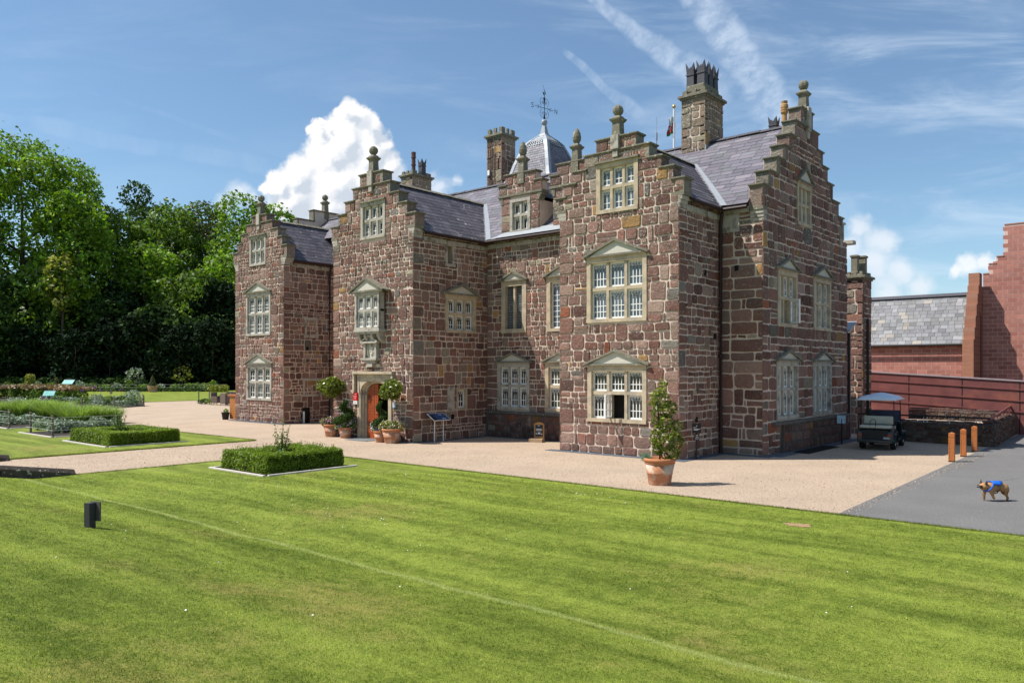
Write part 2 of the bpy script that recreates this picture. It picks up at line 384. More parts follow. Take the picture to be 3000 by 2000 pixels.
# ------------------------------------------------------------------ ground
def bank(x, y):
    t = 7.2 - y
    if t <= -.25: return 0.0
    if t < .25: return .17 * (t + .25) ** 2 / 1.0
    return .17 * t
def lawn_mat(blade=False):
    m = bpy.data.materials.new('grass_blade' if blade else 'mown_grass'); m.use_nodes = True; nt = m.node_tree; b = nt.nodes['Principled BSDF']
    g = nt.nodes.new('ShaderNodeNewGeometry'); P = g.outputs['Position']
    mp = nt.nodes.new('ShaderNodeMapping'); lnk(nt, P, mp.inputs[0]); mp.inputs['Scale'].default_value = (.16, 1.0, 1); mp.inputs['Rotation'].default_value = (0, 0, R(5))
    st = noise(nt, mp.outputs[0], 1.5, 5, .6); big = noise(nt, P, .35, 4, .6); fine = noise(nt, P, 28, 5, .75); med = noise(nt, P, 4.5, 5, .65)
    c = mixc(nt, (st * .42 + med * .25 + fine * .48).ss(.44, .72), (.085, .122, .012), (.29, .345, .055))
    c = mixc(nt, (big + (fine - .5) * .5 + (med - .5) * .35).ss(.53, .78) * .62, c, (.33, .26, .085))
    c = mixc(nt, noise(nt, P, 90, 3, .7).ss(.60, .75) * .35, c, (.42, .44, .20))
    sp = nt.nodes.new('ShaderNodeSeparateXYZ'); lnk(nt, P, sp.inputs[0]); yy = V(nt, sp.outputs[1]) + (noise(nt, P, .35, 4) - .5) * .9
    edge = (((yy - 6.95).abs() * -7.0) + 1.0).clamp() * (fine * 1.6 - .15).clamp()
    c = mixc(nt, edge, c, (.36, .40, .13))
    at = nt.nodes.new('ShaderNodeVertexColor'); at.layer_name = 'Col'
    c = mixc(nt, 1.0, c, at.outputs['Color'], 'MULTIPLY')
    if blade:
        t = nt.nodes.new('ShaderNodeBsdfTranslucent'); lnk(nt, c, t.inputs['Color']); mx = nt.nodes.new('ShaderNodeMixShader'); mx.inputs[0].default_value = .45
        lnk(nt, b.outputs[0], mx.inputs[1]); lnk(nt, t.outputs[0], mx.inputs[2]); lnk(nt, mx.outputs[0], nt.nodes['Material Output'].inputs[0])
    lnk(nt, c, b.inputs['Base Color']); b.inputs['Roughness'].default_value = .75; b.inputs['Specular IOR Level'].default_value = .12
    bn = nt.nodes.new('ShaderNodeBump'); bn.inputs['Strength'].default_value = .8; bn.inputs['Distance'].default_value = .04
    lnk(nt, (noise(nt, P, 60, 4, .7) + med * .8).s, bn.inputs['Height']); lnk(nt, bn.outputs[0], b.inputs['Normal'])
    return m
M['lawn'] = lawn_mat(); M['blade'] = lawn_mat(True)
M['gravel'] = mat('pink_gravel', (.445, .342, .248), .9, .26, 14, 1.0, 35, .15, col2=(.27, .20, .155), c2scale=20, c2lo=.50, c2hi=.66, detail=9, v2=(.22, .55))
M['asphalt'] = mat('worn_asphalt', (.155, .150, .144), .9, .35, 22, .6, 60, .2, col2=(.27, .26, .24), c2scale=26, c2lo=.55, c2hi=.7, detail=8, v2=(.25, .5))
M['earth'] = mat('rough_meadow', (.055, .085, .022), .95, .4, .6, .5, 4, .1)

def sheet(name, poly, z, m, label=None, cat=None):
    mb = MB(); mb.add([(x, y, z) for x, y in poly], [tuple(range(len(poly)))]); o = mb.build(name, m)
    return tag(o, kind='structure')
def gridsheet(name, x0, x1, y0, y1, nx, ny, zf, m):
    mb = MB(); vs = []; fs = []
    for j in range(ny + 1):
        for i in range(nx + 1):
            x = x0 + (x1 - x0) * i / nx; y = y0 + (y1 - y0) * j / ny; vs.append((x, y, zf(x, y)))
    for j in range(ny):
        for i in range(nx): a = j * (nx + 1) + i; fs.append((a, a + 1, a + nx + 2, a + nx + 1))
    # edge skirt
    mb.add(vs, fs)
    for j in (0, ny):
        for i in range(nx):
            a, b = vs[j * (nx + 1) + i], vs[j * (nx + 1) + i + 1]; mb.quad(a, b, (b[0], b[1], b[2] - .3), (a[0], a[1], a[2] - .3))
    for i in (0, nx):
        for j in range(ny):
            a, b = vs[j * (nx + 1) + i], vs[(j + 1) * (nx + 1) + i]; mb.quad(a, b, (b[0], b[1], b[2] - .3), (a[0], a[1], a[2] - .3))
    return tag(mb.build(name, m, smooth=False), kind='structure')
sheet('ground', [(-2500, -1500), (1500, -1500), (1500, 2500), (-2500, 2500)], -.30, M['earth'])
sheet('gravel_court', [(-67.5, 7.4), (3, 7.4), (3, 75), (-67.5, 75)], 0, M['gravel'])
sheet('asphalt_drive', [(-5.1, 15.3), (25, 15.3), (25, 75), (-5.5, 75), (-5.35, 30)], .004, M['asphalt'])
gridsheet('lawn', -22.2, 20, -24, 15.46, 40, 300, lambda x, y: bank(x, y) + .03, M['lawn'])
gridsheet('side_lawn', -62, -27.7, -24, 16.9, 30, 70, lambda x, y: bank(x, y) * (1 if x > -45 else .6) + .03, M['lawn'])
sheet('far_lawn', [(-220, -40), (-62.1, -40), (-62.1, 17), (-67.6, 30), (-67.6, 120), (-220, 120)], .02, M['lawn'])
sheet('garden_path', [(-110, 17.4), (-58, 16.9), (-58, 20), (-64, 23), (-110, 21.5)], .024, M['gravel'])
# gravel path between the lawns rises up the bank as broad steps
mb = MB()
for i in range(8):
    y1 = 7.6 - i * 1.1; mb.box(-27.7, -22.2, y1 - 1.1, y1, -.2, .02 + .17 * max(0, (i + .35) * 1.1 - .1) * .95)
tag(mb.build('path_steps', mat('step_slab', (.42, .38, .32), .9, .2, 4, .3, 20)), kind='structure')
# slate chippings round the foot of the walls
mb = MB()
for (x0, x1, y0, y1) in ((-39.95, -34.7, 22.62, 22.98), (-35.06, -34.7, 22.98, 25.6), (-27.7, -22.1, 20.12, 20.42), (-22.46, -22.1, 20.4, 24.6), (-22.1, -16.4, 24.25, 24.62),
                         (-16.85, -11.5, 21.42, 21.82), (-11.9, -11.5, 21.82, 24.6), (-11.5, -10.0, 24.2, 24.62), (-10.37, -9.75, 24.6, 33.0)):
    mb.box(x0, x1, y0, y1, -.05, .012)
tag(mb.build('chipping_strip', M['slatechips']), kind='structure')
mb = MB(); mb.box(-25.45, -24.15, 19.45, 20.2, 0, .02)
tag(mb.build('door_mat', mat('grey_mat', (.16, .165, .17), .9, .3, 30), org=(-24.8, 19.8, 0)), 'flat grey mat on the gravel before the arched oak door', 'doormat')

# grass blades on the near part of the lawn, one object
def grass_blades():
    rng = np.random.default_rng(3); N = 300000
    d = 3.6 + 17.4 * rng.random(N) ** 1.7; s = (rng.random(N) - .5) * 2 * .69
    x = d * FW[0] + s * d * RT[0]; y = d * FW[1] + s * d * RT[1]
    k = (x > -22.1) & (y < 15.4) & ((x > -18) | (x < -20.8) | (y < 11.2) | (y > 14.2)); x = x[k]; y = y[k]; d = d[k]; N = len(x)
    t = np.maximum(7.2 - y + .25, 0); z = np.where(t < .5, .17 * t * t, .17 * (t - .25)) + .028
    h = (.010 + .014 * rng.random(N)) * (1 + .01 * (d - 5)); w = (.0022 + .0022 * rng.random(N)) * (1 + .16 * (d - 5)); a = rng.random(N) * 6.283; l = rng.random(N) * .8; b = rng.random(N) * 6.283
    ca, sa = np.cos(a) * w, np.sin(a) * w
    V0 = np.stack([x - ca, y - sa, z], 1); V1 = np.stack([x + ca, y + sa, z], 1); V2 = np.stack([x + np.cos(b) * l * h, y + np.sin(b) * l * h, z + h], 1)
    vs = np.stack([V0, V1, V2], 1).reshape(-1, 3)
    c = (1.3 + 1.15 * rng.random(N))[:, None] * np.array([1, 1, 1]) * np.where(rng.random(N) < .1, 1.35, 1)[:, None]
    o = npmesh('lawn_grass', vs, 3, M['blade'], None, c)
    tag(o, 'short mown grass blades over the near lawn', 'grass', kind='stuff')
grass_blades()
def edge_blades():
    rng = np.random.default_rng(8); P = []
    for (x0, y0, x1, y1, n, nx_, ny_) in ((-22.2, 15.46, -2, 15.46, 26000, 0, 1), (-22.2, 7.6, -22.2, 15.46, 9000, -1, 0), (-27.7, 7.6, -27.7, 16.9, 7000, 1, 0), (-40, 16.9, -27.7, 16.9, 8000, 0, 1)):
        f = rng.random(n); o = rng.normal(size=n) * .03 * (1 + np.sin(f * 61) * .5) - .01
        P.append(np.stack([x0 + (x1 - x0) * f + nx_ * o, y0 + (y1 - y0) * f + ny_ * o, np.full(n, .0)], 1))
    P = np.concatenate(P); n = len(P); h = .03 + .045 * rng.random(n); a = rng.random(n) * 6.283; w = .006; l = rng.normal(size=(n, 2)) * .02
    A = P + np.stack([np.cos(a) * w, np.sin(a) * w, np.zeros(n)], 1); B = P - np.stack([np.cos(a) * w, np.sin(a) * w, np.zeros(n)], 1); C_ = P + np.stack([l[:, 0], l[:, 1], h], 1)
    o = npmesh('edge_grass', np.stack([A, B, C_], 1).reshape(-1, 3), 3, M['blade'], None, (.7 + .8 * rng.random(n))[:, None] * np.array([1, 1, 1]))
    tag(o, 'untrimmed grass fringe along the lawn edges', 'grass', kind='stuff')
    # loose stones over the court and spilt on the asphalt
    N = 30000; x = np.concatenate([rng.uniform(-28, -5, N), -5.1 + np.abs(rng.normal(size=1300)) * .12]); y = np.concatenate([15.5 + rng.random(N) ** 1.5 * 14, rng.uniform(15.6, 30, 1300)])
    x2 = rng.uniform(-27.6, -22.3, 9000); x = np.concatenate([x, x2]); y = np.concatenate([y, rng.uniform(8.3, 17, 9000)]); P = np.stack([x, y, np.full(len(x), .012)], 1)
    cols = np.array([(.50, .40, .31), (.30, .22, .17), (.42, .31, .23), (.54, .46, .38), (.26, .21, .17), (.46, .34, .26)])[rng.integers(0, 6, len(x))]
    nn = rng.normal(size=P.shape) * .35 + np.array([0, 0, 1.0]); v = leaf_quads(P, .0095, rng, .8, nn, .3)
    o = npmesh('loose_gravel', v, 4, M['pebble'], None, cols); tag(o, 'loose pebbles scattered over the gravel court', 'gravel', kind='stuff')
M['pebble'] = mat('pebble', (1, 1, 1), .85, .1, 30, usecol=True)
mb = MB(); rn = random.Random(5)
def daisy(x, y):
    z = bank(x, y) + .075; r = .010
    mb.add([(x + r * math.cos(k * 1.047), y + r * math.sin(k * 1.047), z + rn.uniform(-.006, .006)) for k in range(6)], [tuple(range(6))])
for i in range(130):
    cx, cy = rn.choice([(-15.5, 10.6), (-17.2, 10.4), (-14, 12), (-12, 9), (-16, 14), (-10, 14)]); daisy(cx + rn.gauss(0, .7), min(15.3, cy + rn.gauss(0, .35)))
for i in range(60):
    x = rn.uniform(-20, -1); y = rn.uniform(2, 15.2); daisy(x, y)
tag(mb.build('daisies', mat('daisy_white', (.8, .8, .76), .7, .1)), 'scattered white daisies in the mown lawn', 'daisies', kind='stuff')
mb = MB(); rn = random.Random(4); mb.add([(-5.2 + .30 * rn.uniform(.5, 1.1) * math.cos(k * .39), 13.95 + .22 * rn.uniform(.5, 1.1) * math.sin(k * .39), .036) for k in range(16)], [tuple(range(16))])
o = mb.build('bare_patch', mat('bare_red_earth', (.34, .21, .12), .95, .4, 20, .5), org=(-5.2, 13.95, .05)); tag(o, kind='structure')

# ------------------------------------------------------------------ leaf clouds
def leaf_quads(P, size, rng, aspect=.55, nrm=None, tilt=.9):
    """rhombic leaf cards at points P (N,3); nrm biases the facing"""
    N = len(P); n = rng.normal(size=(N, 3))
    if nrm is not None: n = n * tilt + nrm * 1.0
    n /= np.linalg.norm(n, axis=1, keepdims=True) + 1e-9
    a = np.cross(n, rng.normal(size=(N, 3))); a /= np.linalg.norm(a, axis=1, keepdims=True) + 1e-9
    b = np.cross(n, a); s = (size * (.6 + .8 * rng.random(N)))[:, None]
    return np.stack([P - a * s, P - b * s * aspect + n * s * .12, P + a * s, P + b * s * aspect + n * s * .12], 1).reshape(-1, 3)
def blob_points(blobs, dens, rng, shell=.28):
    """points in the outer shell of a set of ellipsoids, none deep inside a neighbour"""
    Ps = []; Ns = []
    for (c, r) in blobs:
        c = np.array(c, float); r = np.array(r if hasattr(r, '__len__') else (r, r, r), float)
        area = 4 * math.pi * ((r[0] * r[1]) ** 1.6 / 3 + (r[0] * r[2]) ** 1.6 / 3 + (r[1] * r[2]) ** 1.6 / 3) ** (1 / 1.6)
        n = max(8, int(area * dens)); d = rng.normal(size=(n, 3)); d /= np.linalg.norm(d, axis=1, keepdims=True)
        rad = 1 - shell * rng.random(n) ** 1.5 + .10 * rng.normal(size=n) * .6
        Ps.append(c + d * rad[:, None] * r); Ns.append(d / r * r.mean())
    P = np.concatenate(Ps); Nn = np.concatenate(Ns); keep = np.ones(len(P), bool)
    for (c, r) in blobs:
        c = np.array(c, float); r = np.array(r if hasattr(r, '__len__') else (r, r, r), float)
        keep &= (((P - c) / r) ** 2).sum(1) > .42
    return P[keep], Nn[keep] / (np.linalg.norm(Nn[keep], axis=1, keepdims=True) + 1e-9)
def foliage(name, blobs, dens, size, m, parent, seed, aspect=.6, var=.35, tilt=.9, shell=.28, clump=0):
    rng = np.random.default_rng(seed); P, n = blob_points(blobs, dens, rng, shell)
    if clump:   # ragged outline: push the points out and in with a coarse lattice of random offsets
        key = np.floor(P / clump).astype(int); h = (np.sin(key[:, 0] * 12.9898 + key[:, 1] * 78.233 + key[:, 2] * 37.719) * 43758.5453) % 1.0
        P = P + n * ((h - .5) * clump * .42)[:, None]
        gap = ((h * 7.13) % 1.0) < .05
        P = P[~gap]; n = n[~gap]; h = h[~gap]
    v = leaf_quads(P, size, rng, aspect, n, tilt)
    c = np.clip(1 + var * rng.normal(size=len(P)), .45, 1.9)[:, None] * np.array([1, 1, 1])
    if clump: c = c * (.72 + .6 * ((h * 3.7) % 1.0))[:, None]
    return npmesh(name, v, 4, m, parent, c)
def at(px, t):
    """survey note -> position: bearing taken as photo column, distance along the view"""
    l = (px - 1500) / 2300.0 * t
    return (t * FW[0] + l * RT[0], t * FW[1] + l * RT[1])
def hz(py, t): return 2.8 + (1082 - py) / 2300.0 * t

edge_blades()
def tree(label, px, t, top, half, base_py, leaf, seed, dens=6.5, size=.29, cat='tree', group='trees of the wood behind the garden', nb=30, flat=1.0, gaps=6, root=None, trunk=.5, low=.06):
    x, y = at(px, t); H = hz(top, t); W = half / 2300.0 * t; rn = random.Random(seed)
    r = thing('woodland_tree' if H > 9 else 'small_tree', (x, y, 0), label, cat, group)
    zb = H * low; blobs = []
    cz = (H + zb) / 2; rz_ = (H - zb) / 2
    blobs.append(((x, y, cz), (W * .80, W * .80, rz_ * .90))); blobs.append(((x, y, H - W * .62), (W * .62, W * .62, W * .55)))
    for i in range(nb):
        a = rn.uniform(0, 6.283); f = rn.uniform(-.9, .93); k = math.sqrt(max(0, 1 - f * f)) ** .55
        rr = W * rn.uniform(.20, .36)
        cx = x + math.cos(a) * (W - rr * .8) * k; cy = y + math.sin(a) * (W - rr * .8) * k
        blobs.append(((cx, cy, cz + f * (rz_ - rr * .75)), (rr, rr, rr * rn.uniform(.62, .95) * flat)))
    foliage('crown', blobs, dens, size, leaf, r, seed, clump=size * gaps)
    mb = MB(); tr = trunk * (H / 30)
    mb.tube([(x, y, 0), (x + .2, y, H * .3), (x, y + .3, H * .6), (x, y, H * .85)], [tr, tr * .8, tr * .45, tr * .1], 8)
    for i in range(7):
        a = rn.uniform(0, 6.283); z0 = H * rn.uniform(.2, .6); L = W * .75
        mb.tube([(x, y, z0), (x + math.cos(a) * L * .5, y + math.sin(a) * L * .5, z0 + L * .35), (x + math.cos(a) * L, y + math.sin(a) * L, z0 + L * .8)], [tr * .4, tr * .25, tr * .06], 6)
    mb.build('trunk', M['bark'], r, smooth=True)
    return r

# ------------------------------------------------------------------ the manor house
house = thing('manor_house', (-22, 24, 0), 'large red sandstone manor house with stepped gables, slate roofs and white gothic windows', 'manor house')
def FY(Y): return lambda u, d, z: (u, Y - d, z)      # wall facing -Y
def FX(X): return lambda u, d, z: (X + d, u, z)      # wall facing +X
PAL = [(.225, .132, .108), (.19, .108, .09), (.26, .16, .132), (.245, .155, .128), (.28, .195, .16), (.165, .095, .08), (.235, .122, .094), (.21, .14, .118), (.29, .215, .178), (.20, .12, .10), (.25, .142, .11)]
ODD = [(.38, .235, .10), (.24, .21, .17), (.30, .27, .20), (.26, .10, .06), (.19, .18, .16)]
def wob(a, b):
    return (math.sin(a * 5.1 + b * 2.3) + math.sin(a * 2.7 - b * 6.1 + 1.7) + math.sin(a * 11.3 + b * 9.7)) / 3
EXT = [.03]
def stone_face(mb, fr, u0, u1, z0, z1, rn, joint=.0215, d0=0, e0=False, e1=False, mat=0, col=None, amp=.022):
    """one rough block: rounded irregular outline, raised face"""
    if u1 - u0 < .05 or z1 - z0 < .04: return
    j = joint * rn.uniform(.7, 1.5)
    a0 = u0 - EXT[0] if e0 else u0 + j; a1 = u1 + .006 if e1 else u1 - j; b0 = z0 + j * .9; b1 = z1 - j * .9
    if a1 - a0 < .03 or b1 - b0 < .03: return
    r = min(a1 - a0, b1 - b0) * rn.uniform(.07, .2)
    base = [(a0, b0 + r), (a0 + r, b0), ((a0 + a1) / 2, b0), (a1 - r, b0), (a1, b0 + r), (a1, b1 - r), (a1 - r, b1), ((a0 + a1) / 2, b1), (a0 + r, b1), (a0, b1 - r)]
    if e0: base[0] = (a0, b0 + r * .2); base[9] = (a0, b1 - r * .2); base[1] = (a0 + r * .3, b0); base[8] = (a0 + r * .3, b1)
    if e1: base[4] = (a1, b0 + r * .2); base[5] = (a1, b1 - r * .2); base[3] = (a1 - r * .3, b0); base[6] = (a1 - r * .3, b1)
    pts = []
    for (a, b) in base:
        w1 = 0 if ((e0 and a < a0 + r) or (e1 and a > a1 - r)) else wob(a, b) * amp
        pts.append((a + w1 + (0 if w1 == 0 else rn.uniform(-.006, .006)), b + wob(b + 3.3, a + 1.1) * amp + rn.uniform(-.006, .006)))
    ca = sum(p[0] for p in pts) / 10; cb = sum(p[1] for p in pts) / 10; th = rn.uniform(.014, .04)
    def ring(k, d): return [fr(ca + (p[0] - ca) * k, d0 + d, cb + (p[1] - cb) * k) for p in pts]
    k1 = 1 - min(.12, .014 / max(.08, min(a1 - a0, b1 - b0)) * 2)
    vs = [fr(p[0] if not ((e0 and p[0] < a0 + .01) or (e1 and p[0] > a1 - .01)) else p[0], d0 - .02, p[1]) for p in pts] + ring(1.0, th * .55) + ring(k1, th) + [fr(ca + rn.uniform(-.03, .03), d0 + th + rn.uniform(-.004, .014), cb)]
    fs = []
    for i in range(10):
        k = (i + 1) % 10
        fs += [(k, i, 10 + i, 10 + k), (10 + k, 10 + i, 20 + i, 20 + k), (20 + k, 20 + i, 30)]
    if col is None:
        col = rn.choice(ODD) if rn.random() < .11 else rn.choice(PAL)
        q = rn.uniform(.66, 1.24); col = (col[0] * q * 1.13, col[1] * q * 1.05, col[2] * q * 1.0)
    mb.add(vs, fs, mat, col)
def stonework(mb, fr, bands, holes, rn, hmin=.15, hmax=.34, wmul=1.0, thick=.45, joint=.0215, corners=True, d0=0, solid=True):
    """bands: (z0,z1,u0,u1) stacked bottom up; holes: (u0,u1,z0,z1)"""
    if solid:
        for (z0, z1, u0, u1) in bands:
            hs = [h for h in holes if h[0] < u1 and h[1] > u0 and h[2] < z1 and h[3] > z0]
            us = sorted({u0, u1, *[min(max(h[i], u0), u1) for h in hs for i in (0, 1)]}); zs = sorted({z0, z1, *[min(max(h[i], z0), z1) for h in hs for i in (2, 3)]})
            for i in range(len(us) - 1):
                for k in range(len(zs) - 1):
                    cu, cz = (us[i] + us[i + 1]) / 2, (zs[k] + zs[k + 1]) / 2
                    if any(h[0] < cu < h[1] and h[2] < cz < h[3] for h in hs): continue
                    mb.fbox(fr, us[i], us[i + 1], d0 - thick, d0, zs[k], zs[k + 1], 1)
    courses = []
    for bi, (z0, z1, u0, u1) in enumerate(bands):
        z = z0
        while z < z1 - 1e-6:
            h = rn.uniform(hmin, hmax)
            if rn.random() < .14: h *= .6
            if z + h > z1 - hmin * .7: h = z1 - z
            courses.append([z, z + h, u0, u1, bi]); z += h
    reserved = []
    for ci, (z0, z1, u0, u1, bi) in enumerate(courses):
        h = z1 - z0
        segs = [(u0, u1)]
        for b in [(q[0], q[1]) for q in holes if min(z1, q[3]) - max(z0, q[2]) > h * .4] + reserved:
            ns = []
            for (a, c) in segs:
                if b[1] <= a or b[0] >= c: ns.append((a, c)); continue
                if b[0] > a: ns.append((a, b[0]))
                if b[1] < c: ns.append((b[1], c))
            segs = ns
        nxt = courses[ci + 1] if ci + 1 < len(courses) and courses[ci + 1][4] == bi else None
        reserved = []
        for (a, c) in segs:
            if c - a < .06: continue
            u = a
            while u < c - 1e-6:
                w = rn.uniform(.8, 2.1) * max(h, .17) * wmul
                if rn.random() < .16: w = rn.uniform(.09, .15)
                isL = corners and abs(u - u0) < 1e-6
                if isL: w = rn.choice((.55, .32, .42)) * wmul ** .5
                if c - (u + w) < .16: w = c - u
                isR = corners and abs(u + w - u1) < 1e-6
                tall = False; top = z1
                if nxt and not isL and not isR and rn.random() < .12 and w > .18 and (nxt[1] - z0) < .62 * max(1, wmul):
                    if not any(q[0] < u + w and q[1] > u and q[2] < nxt[1] and q[3] > z1 - .02 for q in holes): tall = True; top = nxt[1]; reserved.append((u, u + w))
                if (isL or isR) and nxt and rn.random() < .35 and (nxt[1] - z0) < .62:
                    if not any(q[0] < u + w and q[1] > u and q[2] < nxt[1] and q[3] > z1 - .02 for q in holes): top = nxt[1]; reserved.append((u, u + w))
                if not tall and rn.random() < .08 and h > .22 and not isL and not isR:
                    zm = z0 + h * rn.uniform(.4, .6)
                    stone_face(mb, fr, u, u + w, z0, zm, rn, joint, d0); stone_face(mb, fr, u, u + w, zm, z1, rn, joint, d0)
                else: stone_face(mb, fr, u, u + w, z0, top, rn, joint, d0, isL, isR)
                u += w
def coping(mb, fr, u0, u1, z, thick=.45, th=.085, over=.08, mat=0, back=None, parent=None):
    own = mb is None; mb = mb or MB()
    _coping(mb, fr, u0, u1, z, thick, th, over, mat, back)
    if own: mb.build('coping', [M['coping'], M['ashlar_grey']], parent or house, bevel=.008)
def _coping(mb, fr, u0, u1, z, thick, th, over, mat, back):
    """moulded coping slab: thin slab over a narrower fillet"""
    d1 = over; d0 = -(back if back is not None else thick) - over * .6
    mb.fbox(fr, u0 - over, u1 + over, d0, d1, z - .05, z, mat)
    mb.fbox(fr, u0 - over * .55, u1 + over * .55, d0 + over * .4, d1 - over * .45, z - th, z - .05, mat)
STW = [M['stone'], M['mortar']]
holesets = {}
def gable_steps(c, steps, zb, kneel):
    """steps: (half width, top z) from the top down -> bands bottom up"""
    b = []
    z = kneel
    for (hw, zt) in steps[::-1]:
        b.append((z, zt, c - hw, c + hw)); z = zt
    return b

def window(fr, c, z0, z1, w, nl, style, label=None, ped=None, hw_p=None, blind=False, rows=(1, 1), deep=.115, lights_z=None, openlight=None, frame_mat=None, bars=3, pr=.16, jamb=.15, sill=.12, head=.15, parent=house, proud=.045, sidecols=None):
    """stone mullioned window; returns its frame. two tiers of lights, ped = apex height of the pediment"""
    mb = MB(); fm = 0
    u0, u1 = c - w / 2, c + w / 2; mw = .10; d0, d1 = -.30, proud
    mb.fbox(fr, u0, u0 + jamb, d0, d1, z0 + sill, z1 - head, fm); mb.fbox(fr, u1 - jamb, u1, d0, d1, z0 + sill, z1 - head, fm)
    mb.fbox(fr, u0 - .0, u1 + .0, d0, d1 + .002, z1 - head, z1, fm)
    mb.fbox(fr, u0, u1, d0, d1 + .02, z0, z0 + sill, fm)
    iw = (w - 2 * jamb - (nl - 1) * mw) / nl; a0 = u0 + jamb; lz0, lz1 = z0 + sill, z1 - head
    tiers = [(lz0, lz1)]
    if rows[1]:
        tm = lz0 + (lz1 - lz0) * (lights_z or .53); tiers = [(lz0, tm - .055), (tm + .055, lz1)]
        mb.fbox(fr, a0, u1 - jamb, d0, d1 - .055, tm - .055, tm + .055, fm)
    for i in range(1, nl):
        x = a0 + i * iw + (i - 1) * mw
        for (ta, tb) in tiers: mb.fbox(fr, x, x + mw, d0, d1 - .05, ta, tb, fm)
    if style == 'label':
        mb.fbox(fr, u0 - .05, u1 + .05, -.02, d1 + .08, z1, z1 + .07, 1)
    if ped:
        hp = hw_p or w / 2 + .1; zb = z1 + .07; za = ped
        mb.fbox(fr, c - hp + .08, c + hp - .08, -.02, pr * .55, z1, z1 + .055, 0)
        # tympanum
        k = [(c - hp + .1, zb - .02), (c + hp - .1, zb - .02), (c, za - .08)]
        p = [fr(a, .08, b) for a, b in k]; q = fr(0, 0, 0); e = fr(0, -.12, 0)
        mb.prism(p, (e[0] - q[0], e[1] - q[1], 0), 2)
        mb.fbox(fr, c - hp, c + hp, -.02, pr * .8, zb - .035, zb + .03, 1)
        e = fr(0, -pr - .02, 0)
        for sgn in (-1, 1):
            k = [(c, za), (c + sgn * (hp + .04), zb + .02), (c + sgn * (hp + .04), zb - .05), (c, za - .085)]
            p = [fr(a, pr, b) for a, b in k]; mb.prism(p, (e[0] - q[0], e[1] - q[1], 0), 1)
    win = mb.build('window', [frame_mat or M['ashlar'], M['coping'], M['ashlar_pale']], parent)
    if label: win['label'] = label
    # glass
    g = MB(); dg = -deep
    for ti, (ta, tb) in enumerate(tiers):
        for i in range(nl):
            if openlight == (ti, i): continue
            x = a0 + i * (iw + mw); g.fbox(fr, x, x + iw, dg - .012, dg - .004, ta, tb)
    if style != 'leaded': g.build('pane', M['glass_blue'] if blind else M['glass'], win)
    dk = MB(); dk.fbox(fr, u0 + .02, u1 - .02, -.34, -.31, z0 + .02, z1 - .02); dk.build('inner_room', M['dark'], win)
    for ti, (ta, tb) in enumerate(tiers):
        for i in range(nl):
            if openlight == (ti, i): continue
            x = a0 + i * (iw + mw)
            if style == 'leaded':
                l = MB()
                l.fbox(fr, x, x + iw, dg - .012, dg - .004, ta, tb, 1)
                n = 7; nz = max(4, int((tb - ta) / .1))
                for q in range(1, n): l.fbox(fr, x + iw * q / n - .004, x + iw * q / n + .004, dg - .004, dg + .004, ta, tb)
                for q in range(1, nz): l.fbox(fr, x, x + iw, dg - .004, dg + .003, ta + (tb - ta) * q / nz - .004, ta + (tb - ta) * q / nz + .004)
                cx_, cz_ = x + iw / 2, (ta + tb) / 2
                for rr in (.10, .13): l.tube([fr(cx_ + rr * math.cos(k * .52), dg + .004, cz_ + 1.3 * rr * math.sin(k * .52)) for k in range(13)], .005, 4, 0)
                l.build('leaded_light', [M['lead'], M['glass']], win); continue
            casement(fr, x, x + iw, ta, tb, dg, win, bars, tb - ta > .75)
    return win
